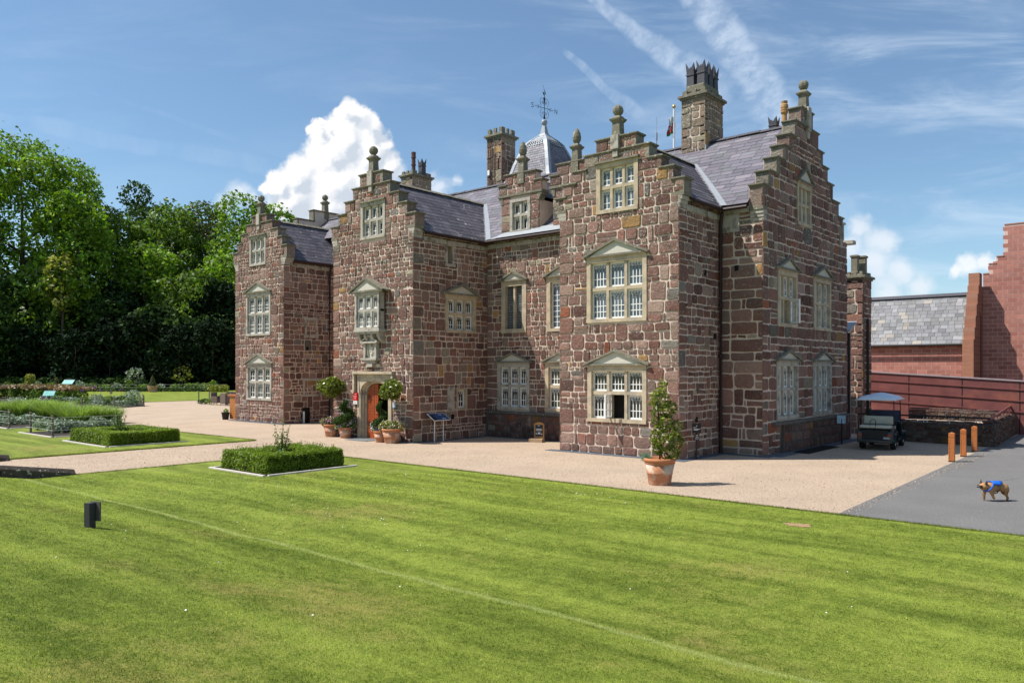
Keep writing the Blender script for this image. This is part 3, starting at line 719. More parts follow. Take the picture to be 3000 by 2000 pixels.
def casement(fr, x0, x1, z0, z1, d, parent, bars=3, tallrow=True, name='casement'):
    c = MB(); t = .050 if x1 - x0 > .35 else .042; e = .012
    c.fbox(fr, x0, x0 + t, d - .02, d + .03, z0, z1); c.fbox(fr, x1 - t, x1, d - .02, d + .03, z0, z1)
    c.fbox(fr, x0 + t, x1 - t, d - .02, d + .03, z0, z0 + t * 1.2); c.fbox(fr, x0 + t, x1 - t, d - .02, d + .03, z1 - t, z1)
    a0, a1 = x0 + t, x1 - t; iw = (a1 - a0) / bars; sp = z1 - t - min(.26, (z1 - z0) * .3)     # springing of the arches
    b = .0135
    for i in range(1, bars): c.fbox(fr, a0 + i * iw - b, a0 + i * iw + b, d - .003, d + .012, z0 + t, sp)
    hz_ = sp - z0 - t; n = max(1, round(hz_ / .20))
    for k in range(1, n + 1 if False else n): zz = z0 + t + hz_ * k / n; c.fbox(fr, a0, a1, d - .003, d + .011, zz - b, zz + b)
    def arc(xa, xb, za, zt, seg=6):
        # half of a pointed arch springing at xa and leaning towards xb
        p = []
        for k in range(seg + 1):
            s = k / seg; p.append((xa + (xb - xa) * (1 - math.cos(s * 1.25)) / (1 - math.cos(1.25)), za + (zt - za) * math.sin(s * 1.25) / math.sin(1.25)))
        for k in range(seg):
            (p0, q0), (p1, q1) = p[k], p[k + 1]; L = math.hypot(p1 - p0, q1 - q0) or 1; nx, nz = -(q1 - q0) / L * b, (p1 - p0) / L * b
            c.quad(fr(p0 - nx, d + .012, q0 - nz), fr(p1 - nx, d + .012, q1 - nz), fr(p1 + nx, d + .012, q1 + nz), fr(p0 + nx, d + .012, q0 + nz))
    H1 = (z1 - t - sp) * .62
    for i in range(bars):
        l, r_ = a0 + i * iw, a0 + (i + 1) * iw; m_ = (l + r_) / 2
        arc(l, m_, sp, sp + H1); arc(r_, m_, sp, sp + H1)
        # cusps: little solid triangles beside the springing
        for q in (l, r_):
            s = 1 if q == l else -1
            c.add([fr(q, d + .011, sp - .02), fr(q + s * iw * .2, d + .011, sp + H1 * .28), fr(q, d + .011, sp + H1 * .55)], [(0, 1, 2)])
    if bars > 1:
        top = z1 - t
        for i in range(bars + 1):
            q = a0 + i * iw
            if i < bars: arc(q, min(a1, q + iw * 1.5), sp + H1 * .25, top)
            if i > 0: arc(q, max(a0, q - iw * 1.5), sp + H1 * .25, top)
    return c.build(name, M['white'], parent)

# ---- wall geometry: (frame, bands, holes)
def wall(name, fr, bands, holes, seed, **kw):
    mb = MB(); stonework(mb, fr, bands, holes, random.Random(seed), **kw); return mb.build(name, STW, house)
H_ = lambda c, w, z0, z1: (c - w / 2 + .02, c + w / 2 - .02, z0 + .02, z1 - .02)
fR, fC, fL, fM, fG = FY(21.8), FY(20.4), FY(22.96), FY(24.6), FX(-10.35)
# right wing
stR = [(.75, 10.45), (1.23, 10.02), (1.67, 9.56), (2.09, 9.17), (2.46, 8.75)]
wr = [(-14.12, 1.62, 7.96, 9.62), (-14.15, 2.32, 4.36, 6.5), (-14.14, 2.28, 1.06, 2.9)]
wall('gable_wall', fR, [(0, 8.3, -16.43, -11.87)] + gable_steps(-14.15, stR, 0, 8.3), [H_(c, w, a, b) for c, w, a, b in wr], 11, hmin=.17, hmax=.40, wmul=1.05)
fRs = FX(-11.87); wall('side_wall', FX(-11.866), [(0, 8.24, 21.803, 24.62)], [], 12, hmin=.15, hmax=.36)
fRl = lambda u, d, z: (-16.434 - d, u, z); wall('side_wall', fRl, [(0, 8.0, 21.804, 24.62)], [], 112)
window(fR, *[wr[0][i] for i in (0, 2, 3, 1)], 3, 'label', blind=True, bars=2, jamb=.16)
window(fR, *[wr[1][i] for i in (0, 2, 3, 1)], 3, 'ped', ped=7.1, hw_p=1.22, blind=True, jamb=.16, bars=4)
w_open = window(fR, *[wr[2][i] for i in (0, 2, 3, 1)], 3, 'ped', ped=3.47, hw_p=1.24, openlight=(0, 1), lights_z=.54, jamb=.16, bars=4, label='large ground floor window of the right wing with its middle casement open')
# the open casement swings outwards on its left edge
def fopen(u, d, z):
    a = R(80); return (-14.41 + math.cos(a) * u - math.sin(a) * 0 + math.sin(a) * d * 1.0, 21.8 + .10 - math.sin(a) * u + math.cos(a) * -d, z)
casement(fopen, 0, .54, 1.2, 1.98, 0, w_open, 3, True, 'open_casement')
# central porch wing
stC = [(.70, 10.75), (1.15, 10.26), (1.66, 9.78), (2.14, 9.31), (2.6, 8.84)]
CC = -24.92
wall('gable_wall', fC, [(0, 8.36, -27.39, -22.44)] + gable_steps(CC, stC, 0, 8.36), [H_(-24.82, 1.52, 8.07, 9.55), (-25.79, -23.69, 0, 2.61), H_(-24.85, .9, 3.0, 3.9), H_(-24.85, 1.4, 4.4, 5.9)], 21, hmin=.12, hmax=.28, wmul=1.1)
fCs = FX(-22.44)
wall('side_wall', FX(-22.436), [(0, 8.24, 20.403, 24.62)], [H_(22.98, 1.78, 4.28, 5.78), H_(23.03, .62, 1.18, 2.02), (22.1, 22.55, 7.05, 7.8)], 22, hmin=.15, hmax=.33)
window(fC, -24.82, 8.07, 9.55, 1.52, 3, 'label', bars=2, frame_mat=M['ashlar_grey'], jamb=.14)
window(fCs, 22.98, 4.28, 5.78, 1.78, 3, 'ped', ped=6.27, hw_p=1.05, jamb=.16, bars=3)
window(fCs, 23.03, 1.18, 2.02, .62, 1, 'plain', rows=(1, 0), bars=3, jamb=.07, sill=.06, head=.06)
# left wing
stL = [(.69, 11.0), (1.22, 10.6), (1.74, 10.15), (2.13, 9.68), (2.55, 9.2)]
CL = -37.3
wall('gable_wall', fL, [(0, 8.66, -39.67, -35.04)] + gable_steps(CL, stL, 0, 8.66), [H_(-37.45, 1.56, 8.33, 9.9), H_(-37.4, 2.36, 4.6, 6.85), H_(-37.33, 2.4, 1.17, 3.05)], 31, hmin=.14, hmax=.34, wmul=1.0)
fLs = FX(-35.04); wall('side_wall', FX(-35.036), [(0, 8.56, 22.963, 28.2)], [], 32, hmin=.15, hmax=.36, wmul=1.1)
window(fL, -37.45, 8.33, 9.9, 1.56, 3, 'label', bars=2, jamb=.13, frame_mat=M['ashlar_grey'])
window(fL, -37.4, 4.6, 6.85, 2.36, 3, 'ped', ped=7.45, hw_p=1.25, jamb=.14, frame_mat=M['ashlar_grey'])
window(fL, -37.33, 1.17, 3.05, 2.4, 3, 'ped', ped=3.64, hw_p=1.28, jamb=.14, frame_mat=M['ashlar_grey'])
# main range: recessed walls
wall('recessed_wall', fM, [(0, 8.36, -22.44, -16.4)], [H_(-20.94, 1.34, 4.3, 6.4), H_(-20.97, 1.74, 1.15, 3.04), H_(-18.5, 1.45, 4.3, 6.4), H_(-18.55, 1.5, 1.15, 3.04)], 41, hmin=.13, hmax=.30)
window(fM, -20.94, 4.3, 6.4, 1.34, 2, 'leaded', ped=6.86, hw_p=.74, rows=(1, 0), jamb=.22, sill=.17, head=.17, label='stained glass window with leaded lights in the recessed wall', frame_mat=M['ashlar'])
window(fM, -20.97, 1.15, 3.04, 1.74, 3, 'ped', ped=3.5, hw_p=.95, jamb=.16, frame_mat=M['ashlar_grey'], deep=.1)
window(fM, -18.5, 4.3, 6.4, 1.45, 2, 'ped', ped=6.88, hw_p=.82, jamb=.19, blind=True, bars=2, rows=(1, 0))
w2 = window(fM, -18.55, 1.15, 3.04, 1.5, 2, 'ped', ped=3.5, hw_p=.84, jamb=.17)
st = MB(); st.tube([fM(-19.10, -.14, 1.48), fM(-19.10, -.130, 1.48)], .085, 14, 0); st.tube([fM(-18.9, -.14, 1.48), fM(-18.9, -.130, 1.48)], .085, 14, 1)
st.build('window_stickers', [mat('sticker_blue', (.12, .3, .6), .6), mat('sticker_green', (.3, .6, .1), .6)], w2)
wall('recessed_wall', FY(24.602), [(0, 8.0, -11.87, -10.37)], [], 42, hmin=.2, hmax=.46, wmul=1.5, joint=.026)
fM0 = FY(26.6); wall('recessed_wall', fM0, [(0, 10.1, -35.04, -27.3)], [], 43)
mb = MB(); stonework(mb, lambda u, d, z: (-27.39 - d, u, z), [(0, 8.2, 20.42, 26.6)], [], random.Random(44)); mb.build('side_wall', STW, house)
# great east gable
CG = 28.42
stG = [(.56, 12.15), (1.13, 11.55), (1.62, 10.96), (2.14, 10.47), (2.72, 9.94), (3.4, 9.36), (3.9, 8.83)]
hg = [(28.15, 1.35, 7.9, 9.4), (26.6, 1.75, 4.25, 6.15), (30.0, 1.85, 4.25, 6.18), (26.6, 1.92, 1.12, 3.06), (30.01, 1.96, 1.11, 3.06)]
wall('gable_wall', fG, [(0, 7.9, 24.6, 32.85), (7.9, 8.1, 24.6, 32.3)] + gable_steps(CG, stG, 0, 8.1), [H_(c, w, a, b) for c, w, a, b in hg], 51, hmin=.17, hmax=.42, wmul=1.1, joint=.024)
window(fG, 28.15, 7.9, 9.4, 1.35, 3, 'ped', ped=10.0, hw_p=.75, bars=2, jamb=.13)
w5 = window(fG, 26.6, 4.25, 6.15, 1.75, 3, 'ped', ped=6.64, hw_p=.95, jamb=.14, bars=3, openlight=(0, 1), label='upper left window of the east gable with an outward open casement')
def fopen2(u, d, z):
    a = R(62); return (-10.35 + .02 + math.sin(a) * u + math.cos(a) * d, 26.85 - math.cos(a) * u * 1.0 + math.sin(a) * d, z)
casement(fopen2, 0, .46, 4.38, 5.2, 0, w5, 3, True, 'open_casement')
for (c, w, a, b), ap in zip(hg[2:], (6.68, 3.49, 3.49)):
    window(fG, c, a, b, w, 3, 'ped', ped=ap, hw_p=w / 2 + .1, jamb=.15, bars=3, frame_mat=M['ashlar'] if a > 2 else M['ashlar_grey'])
# copings, step ends, kneelers and finials
def do_gable(fr, c, steps, kneel, wall_hw, seed, th=.45):
    rn = random.Random(seed); prev = None
    for i, (hw, z) in enumerate(steps):
        zb = steps[i + 1][1] if i + 1 < len(steps) else kneel
        if i < 2: coping(None, fr, c - hw, c + hw, z + .0, th)
        inner = steps[i - 1][0] if i else 0
        if i >= 2:
            coping(None, fr, c + inner, c + hw, z, th); coping(None, fr, c - hw, c - inner, z, th)
        for sgn in (-1, 1):     # dressed end block on each riser
            e = c + sgn * hw; col = rn.choice([(.30, .26, .20), (.27, .2, .16), (.24, .21, .17), (.22, .14, .11)])
            a, b = sorted((e - sgn * .14, e + sgn * .012))
            se = MB(); se.fbox(fr, a, b, -th - .01, .03, zb + .0, z - .09, 0, col); se.build('end_stone', M['stone'], house)
    for sgn in (-1, 1):   # corbelled kneelers
        e = c + sgn * steps[-1][0]; wl = c + sgn * wall_hw; cp = MB()
        for k, (dz, ex) in enumerate(((0, 1.0), (.12, .66), (.24, .33), (.36, .1))):
            a, b = sorted((wl - sgn * .25, wl + (e - wl) * ex + sgn * .02))
            cp.fbox(fr, a, b, -th, .03 + .004 * (3 - k), kneel - dz - .12, kneel - dz, 1 if k else 0)
        cp.build('kneeler', [M['coping'], M['ashlar_grey']], house, bevel=.008)
do_gable(fR, -14.15, stR, 8.3, 2.28, 1); do_gable(fC, CC, stC, 8.36, 2.475, 2); do_gable(fL, CL, stL, 8.66, 2.315, 3); do_gable(fG, CG, stG, 8.1, 3.82, 4, .42)
def finial(x, y, z, kind, s=1.0):
    m = MB()
    m.lathe([(.17, -.45), (.17, 0), (.15, .02), (.135, .44), (.15, .46), (.2, .52), (.215, .57), (.16, .6), (.12, .66), (.06, .70)], (x, y, z), sq=True)
    if kind == 'ball':
        r = .185; m.lathe([(.05, .68), (.09, .70)] + [(r * math.sin(a), .86 - r * math.cos(a)) for a in (.5, .9, 1.3, 1.7, 2.1, 2.6)] + [(.04, .86 + r)], (x, y, z), n=8)
    else:
        m.lathe([(.05, .66), (.10, .70), (.155, .80), (.17, .92), (.14, 1.08), (.075, 1.22), (.02, 1.28)], (x, y, z), n=12)
        rr = random.Random(int(x * 10))
    return m.build('finial', M['coping'], house, smooth=False)
finial(-14.15, 21.9, 10.45, 'ball'); finial(CC, 20.5, 10.78, 'ball'); finial(CL, 23.06, 11.02, 'ball'); finial(-10.45, 28.42, 12.2, 'ball', 1.1)
for (fr, c, z0, z1) in ((fR, -14.15, 9.75, 10.45), (fC, CC, 9.95, 10.78), (fL, CL, 10.2, 11.02), (fG, 28.42, 11.1, 12.2)):
    m = MB(); m.fbox(fr, c - .15, c + .15, .0, .14, z0 + .25, z1 + .02); m.fbox(fr, c - .1, c + .1, .0, .1, z0, z0 + .25, taper=0); m.build('finial_shaft', M['ashlar_grey'], house, bevel=.01)
# plinth ledges
mb = MB()
mb.fbox(fM, -22.4, -16.45, 0, .12, 0, .98, 0); mb.fbox(fM, -22.4, -16.45, 0, .2, .98, 1.08, 0, taper=.02)
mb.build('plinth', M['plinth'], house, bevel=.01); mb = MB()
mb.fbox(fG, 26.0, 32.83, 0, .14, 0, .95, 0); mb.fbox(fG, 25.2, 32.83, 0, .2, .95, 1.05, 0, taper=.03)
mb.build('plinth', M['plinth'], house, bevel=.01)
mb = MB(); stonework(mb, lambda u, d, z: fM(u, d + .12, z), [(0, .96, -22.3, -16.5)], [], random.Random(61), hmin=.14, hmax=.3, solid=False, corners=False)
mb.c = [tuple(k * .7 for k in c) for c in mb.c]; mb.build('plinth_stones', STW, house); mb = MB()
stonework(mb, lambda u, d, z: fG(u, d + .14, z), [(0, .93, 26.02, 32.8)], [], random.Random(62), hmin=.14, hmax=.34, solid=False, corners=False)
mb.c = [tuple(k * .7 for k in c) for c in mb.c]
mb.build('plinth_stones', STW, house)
# walled-up window surrounds and putlog holes
def blocked(fr, u0, u1, z0, z1, mid=True, t=.12):
    mb = MB()
    mb.fbox(fr, u0, u0 + t, -.02, .045, z0, z1); mb.fbox(fr, u1 - t, u1, -.02, .045, z0, z1); mb.fbox(fr, u0 - .06, u1 + .06, -.02, .048, z1, z1 + .14); mb.fbox(fr, u0 - .06, u1 + .06, -.02, .048, z0 - .12, z0)
    if mid: mb.fbox(fr, (u0 + u1) / 2 - .05, (u0 + u1) / 2 + .05, -.02, .04, z0, z1)
    mb.build('blocked_opening', M['ashlar_grey'], house, bevel=.01)
blocked(fCs, 22.1, 22.6, 7.05, 7.75, False); blocked(fLs, 24.2, 25.0, 4.6, 5.4, False); blocked(fLs, 24.1, 25.2, 1.5, 2.2)
mb = MB(); mb.fbox(fCs, 22.2, 22.6, -.02, .05, 1.1, 2.1); mb.build('dressed_block', M['ashlar_grey'], house, bevel=.01)
mb = MB(); mb.fbox(FY(24.602), -11.85, -11.15, 0, .05, 7.35, 7.95); mb.build('dressed_block', M['ashlar_grey'], house, bevel=.01)
for fr, u, z in ((fLs, 24.35, 3.9), (fLs, 24.45, .45), (fLs, 24.05, .4), (fRs, 23.5, 5.95), (fRs, 24.2, 3.9), (FY(24.602), -11.25, 6.15), (fM, -16.6, 9.2), (fCs, 22.5, .9), (fRs, 22.9, 1.2)):
    mb = MB(); mb.fbox(fr, u - .07, u + .07, -.02, .047, z - .09, z + .09); mb.build('putlog_hole', M['dark'], house)
mb = MB(); mb.fbox(fLs, 24.05, 24.5, -.02, .05, 0, .8); mb.build('low_hatch', M['dark'], house)

# oriel over the door
def fO(u, d, z): return (u, 20.08 - d, z)
oc = -24.8
w = window(fO, oc, 4.4, 5.86, 1.5, 3, 'ped', ped=6.45, hw_p=1.02, bars=3, jamb=.1, sill=.09, head=.1, deep=.09, frame_mat=M['ashlar_grey'], pr=.14, label='projecting oriel window on corbels above the oak door')
m = MB(); m.box(oc - .75, oc - .68, 20.08, 20.42, 4.4, 5.86); m.box(oc + .68, oc + .75, 20.08, 20.12, 4.4, 5.86); m.box(oc + .68, oc + .75, 20.32, 20.42, 4.4, 5.86); m.box(oc + .68, oc + .75, 20.12, 20.32, 5.1, 5.2)
m.box(oc - .8, oc + .8, 20.0, 20.42, 4.3, 4.4); m.box(oc - .72, oc + .72, 20.04, 20.42, 4.22, 4.3)
for k in range(4):
    x = oc - .6 + k * .4
    m.prism([(x - .07, 20.42, 4.22), (x - .07, 20.1, 4.22), (x - .07, 20.1, 4.12), (x - .07, 20.2, 3.98), (x - .07, 20.33, 3.9), (x - .07, 20.42, 3.88)], (.14, 0, 0))
m.build('oriel_body', M['ashlar_grey'], w, bevel=.008)
m = MB()
for sgn in (-1, 1):
    m.prism([(oc, 19.93, 6.46), (oc + sgn * 1.06, 19.93, 5.95), (oc + sgn * 1.06, 19.93, 5.9), (oc, 19.93, 6.40)], (0, .5, 0))
m.prism([(oc - .95, 20.10, 5.95), (oc + .95, 20.10, 5.95), (oc, 20.10, 6.40)], (0, .3, 0))
m.build('oriel_roof', M['coping'], w)
m = MB(); m.box(oc + .70, oc + .73, 20.13, 20.31, 4.5, 5.08); m.box(oc + .70, oc + .73, 20.13, 20.31, 5.22, 5.76); m.build('oriel_side_lights', M['white'], w)
# carved armorial panel in a pedimented niche
nc = -24.85; m = MB(); fN = FY(20.36)
m.fbox(fN, nc - .40, nc - .28, -.04, .12, 3.25, 3.85); m.fbox(fN, nc + .28, nc + .40, -.04, .12, 3.25, 3.85); m.fbox(fN, nc - .5, nc + .5, -.04, .2, 3.85, 3.92)
m.fbox(fN, nc - .5, nc + .5, -.04, .2, 3.17, 3.26); m.fbox(fN, nc - .32, nc + .32, -.04, .12, 3.05, 3.17); m.fbox(fN, nc - .16, nc + .16, -.04, .13, 2.9, 3.05)
m.fbox(fN, nc - .28, nc + .28, -.04, .01, 3.26, 3.85, 1)
for sgn in (-1, 1): m.prism([fN(nc, .2, 4.2), fN(nc + sgn * .54, .2, 3.93), fN(nc + sgn * .54, .2, 3.88), fN(nc, .2, 4.12)], (0, .24, 0))
m.prism([fN(nc - .45, .07, 3.9), fN(nc + .45, .07, 3.9), fN(nc, .07, 4.13)], (0, .1, 0), 1)
m.build('armorial_niche', [M['ashlar_grey'], M['ashlar_pale']], house, bevel=.006)
m = MB(); sh = [(-.11, 3.72), (.11, 3.72), (.12, 3.55), (.07, 3.44), (0, 3.38), (-.07, 3.44), (-.12, 3.55)]
m.prism([fN(nc + a, .06, b) for a, b in sh], (0, .05, 0))
rn = random.Random(9)
for sgn in (-1, 1):   # scrolled mantling and supporters either side of the shield
    for k in range(7): m.tube([fN(nc + sgn * (.14 + .05 * rn.random()), .03, 3.34 + .06 * k), fN(nc + sgn * (.2 + .04 * rn.random()), .075, 3.38 + .06 * k), fN(nc + sgn * (.15 + .06 * rn.random()), .05, 3.42 + .06 * k)], .018, 5)
m.tube([fN(nc, .06, 3.72), fN(nc, .1, 3.78), fN(nc, .06, 3.82)], [.05, .04, .05], 8)
m.tube([fN(nc - .12, .065, 3.62), fN(nc + .12, .07, 3.5)], .012, 5); m.tube([fN(nc + .12, .065, 3.62), fN(nc - .12, .07, 3.5)], .012, 5)
m.build('carved_shield', M['ashlar_pale'], house)
# door surround with four-centred arch
dc = -24.74; ow = .68; m = MB(); fD = FY(20.42)
def arch(hw, zs, za, n=14, c=dc):
    p = []
    for k in range(n + 1):
        a = math.pi * k / n; x = math.cos(a); p.append((c + hw * math.copysign(abs(x) ** .82, x), zs + (za - zs) * abs(math.sin(a)) ** .72))
    return p
for k, (e, d0, d1) in enumerate(((.0, -.35, -.12), (.09, -.25, -.04), (.18, -.25, .05))):
    hw = ow + e; za, zs = 2.24 + e * .5, 1.78
    top = 2.36 + .07 * k; out = .84 + .05 * k
    A = arch(hw, zs, za); o = len(A)
    p_front = [fD(x, d1, z) for x, z in A]; p_back = [fD(x, d0, z) for x, z in A]; p_top = [fD(dc + (out if x > dc else -out) * (abs(x - dc) / hw) ** .0 if abs(x - dc) > hw * .97 else x, d1, top) for x, z in A]
    vs = p_front + p_back + p_top; fs = []
    for i in range(o - 1): fs += [(i, i + 1, 2 * o + i + 1, 2 * o + i), (i + 1, i, o + i, o + i + 1)]
    m.add(vs, fs)
    for sgn in (-1, 1):
        a, b = sorted((dc + sgn * hw, dc + sgn * out)); m.fbox(fD, a, b, d0, d1, 0, zs)
for sgn in (-1, 1):
    a, b = sorted((dc + sgn * .93, dc + sgn * 1.06)); m.fbox(fD, a, b, -.1, .06, 0, 2.5)
m.fbox(fD, dc - 1.06, dc + 1.06, -.1, .07, 2.5, 2.62)
m.fbox(fD, dc - 1.24, dc + 1.24, -.05, .2, 2.62, 2.72); m.fbox(fD, dc - 1.24, dc - 1.14, -.05, .16, 1.95, 2.62); m.fbox(fD, dc + 1.14, dc + 1.24, -.05, .16, 1.95, 2.62)
m.fbox(fD, dc - 1.34, dc - 1.14, -.05, .17, 1.87, 1.96); m.fbox(fD, dc + 1.14, dc + 1.34, -.05, .17, 1.87, 1.96)
m.build('door_surround', M['ashlar'], house)
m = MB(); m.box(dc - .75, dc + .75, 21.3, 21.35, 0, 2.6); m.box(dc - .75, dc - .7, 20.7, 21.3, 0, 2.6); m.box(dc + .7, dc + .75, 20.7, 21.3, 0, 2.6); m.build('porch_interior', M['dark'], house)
# oak door leaf, ajar, hinged on its left jamb
a = R(3)
def fDoor(u, d, z): return (dc - .68 + math.cos(a) * u + math.sin(a) * d, 20.62 + math.sin(a) * u - math.cos(a) * d, z)
m = MB(); npl = 3; W = .64
for i in range(npl):
    u0, u1 = W * i / npl, W * (i + 1) / npl - .008
    def zt(u): return 1.70 + .52 * (1 - ((.6 - u) / .6) ** 2 if u < .6 else 1) ** .5 if u > 0 else 1.70
    m.prism([fDoor(u0, .03, .02), fDoor(u1, .03, .02), fDoor(u1, .03, zt(u1)), fDoor((u0 + u1) / 2, .03, zt((u0 + u1) / 2)), fDoor(u0, .03, zt(max(u0, .01)))], tuple(np.array(fDoor(0, 0, 0)) - np.array(fDoor(0, .05, 0))))
m.fbox(fDoor, 0, W, .03, .045, .02, .3)
door = m.build('door', M['door'], house); door['label'] = 'orange oak plank door with iron studs, standing ajar'
m = MB()
for i in range(1, npl): m.fbox(fDoor, W * i / npl - .012, W * i / npl + .003, .03, .036, .3, 2.1)
for i in range(npl):
    for k in range(14):
        c_ = fDoor(W * (i + .5) / npl, .042, .42 + k * .115); m.box(c_[0] - .011, c_[0] + .011, c_[1] - .012, c_[1] + .012, c_[2] - .011, c_[2] + .011)
for z in (.55, 1.62):
    m.tube([fDoor(.03, .05, z), fDoor(.18, .05, z), fDoor(.24, .05, z + .04), fDoor(.2, .05, z + .09), fDoor(.15, .05, z + .05)], .012, 6)
    m.tube([fDoor(.18, .05, z), fDoor(.24, .05, z - .04), fDoor(.2, .05, z - .1), fDoor(.14, .05, z - .16)], .012, 6); m.tube([fDoor(.1, .05, z), fDoor(.08, .05, z + .12), fDoor(.14, .05, z + .16)], .012, 6)
m.build('strap_hinges', M['iron'], door)
m = MB(); m.lathe([(.02, 0), (.035, .02), (.02, .045)], fDoor(.58, .05, 1.0), 10); m.build('handle', mat('brass', (.6, .5, .3), .3, metal=1), door)

# ---- roofs
def slate_plane(mb, P0, U, Vv, L, Hh, rn, cols, row=.24, wmin=.34, wmax=.62, clip=None):
    P0, U, Vv = Vector(P0), Vector(U).normalized(), Vector(Vv).normalized(); N = U.cross(Vv).normalized()
    if N.z < 0: N = -N
    b = [P0 - N * .03, P0 + U * L - N * .03, P0 + U * L + Vv * Hh - N * .03, P0 + Vv * Hh - N * .03]; mb.quad(*[tuple(p) for p in b], 0, tuple(c * .3 for c in cols[0]))
    n = int(round(Hh / row)); row = Hh / n
    for r_ in range(n):
        u = -rn.uniform(0, wmax)
        while u < L:
            w = rn.uniform(wmin, wmax); a, c = max(u, 0), min(u + w - .014, L); u += w
            if c - a < .03: continue
            if clip and not clip((a + c) / 2, (r_ + .5) * row): continue
            l = .013 + rn.uniform(-.003, .005); jt = rn.uniform(-.003, .003)
            A = P0 + U * a + Vv * (r_ * row + jt); B = P0 + U * c + Vv * (r_ * row + jt); Cc = P0 + U * c + Vv * ((r_ + 1) * row + .03); D_ = P0 + U * a + Vv * ((r_ + 1) * row + .03)
            q = rn.uniform(.75, 1.25); col = tuple(k * q for k in rn.choice(cols))
            mb.quad(tuple(A + N * l), tuple(B + N * l), tuple(Cc + N * .004), tuple(D_ + N * .004), 0, col)
            mb.quad(tuple(A - N * .01), tuple(B - N * .01), tuple(B + N * l), tuple(A + N * l), 0, col)
PUR = [(.135, .122, .145), (.15, .135, .158), (.12, .112, .134), (.165, .148, .168), (.14, .138, .152)]
OLD = [(.095, .085, .10), (.11, .10, .115), (.08, .075, .09)]
def pitched(name, axis, c, z_e, z_r, hw, a0, a1, cols, m, seed, row=.25, ridge=True, **kw):
    """gabled roof; ridge along X (axis 'X', c = ridge Y) or along Y (axis 'Y', c = ridge X)"""
    rn = random.Random(seed); mb = MB(); H = math.hypot(hw, z_r - z_e)
    for sgn in (-1, 1):
        if axis == 'Y': slate_plane(mb, (c + sgn * hw, a0, z_e), (0, 1, 0), (-sgn * hw, 0, z_r - z_e), a1 - a0, H, rn, cols, row, **kw)
        else: slate_plane(mb, (a0, c + sgn * hw, z_e), (1, 0, 0), (0, -sgn * hw, z_r - z_e), a1 - a0, H, rn, cols, row, **kw)
    roof = mb.build(name, m, house)
    rt = MB(); s = a0; k = 0
    while s < a1:
        e = min(s + .45, a1); q = .02 * rn.random()
        for sg in (-1, 1):
            pts = [(0, z_r + .075 + q), (sg * .16, z_r - .045 + q)]
            if axis == 'Y': rt.quad((c, s, pts[0][1]), (c, e - .01, pts[0][1]), (c + pts[1][0], e - .01, pts[1][1]), (c + pts[1][0], s, pts[1][1]))
            else: rt.quad((s, c, pts[0][1]), (e - .01, c, pts[0][1]), (e - .01, c + pts[1][0], pts[1][1]), (s, c + pts[1][0], pts[1][1]))
        s = e
    rt.build('ridge_tiles', M['coping'] if m is M['slate_old'] else M['slate_dark'], roof)
    return roof
M['slate_dark'] = mat('dark_ridge_tile', (.075, .072, .085), .7, .3, 6, .3, 25)
main_roof = pitched('roof', 'X', 28.42, 8.2, 11.68, 4.12, -27.35, -10.76, PUR, M['slate'], 71, row=.26, wmin=.38, wmax=.72)
pitched('roof', 'X', 28.42, 10.1, 11.68, 1.87, -38.8, -27.36, PUR, M['slate'], 75, row=.26, wmin=.38, wmax=.72)
pitched('roof', 'Y', -14.15, 8.15, 10.52, 2.5, 22.2, 27.6, OLD, M['slate_old'], 72)
pitched('roof', 'Y', CC, 8.15, 10.50, 2.68, 20.8, 27.7, OLD, M['slate_old'], 73, row=.28)
pitched('roof', 'Y', CL, 8.45, 10.80, 2.5, 23.4, 28.2, OLD, M['slate_old'], 74, row=.28)
m = MB()
def strip(a, b, w, n):
    a, b, n = Vector(a), Vector(b), Vector(n); s = (b - a).cross(n).normalized() * w / 2; o = n.normalized() * .05
    m.quad(tuple(a - s + o), tuple(b - s + o), tuple(b + s + o), tuple(a + s + o))
nm = Vector((0, -.645, .764))
strip((-22.05, 24.25, 8.17), (-24.7, 27.0, 10.45), .2, (.25, -.45, .85)); strip((-11.55, 24.25, 8.17), (-14.0, 27.1, 10.52), .2, (.25, -.45, .85))
m.quad((-21.9, 24.22, 8.225), (-16.4, 24.22, 8.225), (-16.4, 24.55, 8.51), (-21.2, 24.55, 8.51))
m.build('lead_flashing', M['lead'], main_roof)
# gutters and down pipes
def gut(a, b):
    m = MB(); m.tube([a, b], .062, 8); m.build('gutter', M['pipe'], house)
gut((-22.3, 24.25, 8.12), (-16.45, 24.25, 8.12)); gut((-11.6, 24.25, 8.08), (-10.75, 24.25, 8.08)); gut((-22.2, 20.85, 8.08), (-22.2, 24.25, 8.08)); gut((-11.6, 22.25, 8.08), (-11.6, 24.3, 8.08)); gut((-34.75, 23.4, 8.38), (-34.75, 26.5, 8.38))
def pipe(x, y, zt, off):
    p = MB(); p.tube([(x + off[0], y + off[1], zt), (x + off[0], y + off[1], zt - .12), (x, y, zt - .45), (x, y, .0)], .06, 10)
    for z in (1.5, 3.2, 4.9, 6.6): p.tube([(x, y, z), (x, y, z + .09)], .078, 10)
    p.build('drainpipe', M['pipe'], house)
pipe(-11.76, 24.47, 8.1, (.14, -.2)); pipe(-34.93, 25.72, 8.35, (.12, 0))
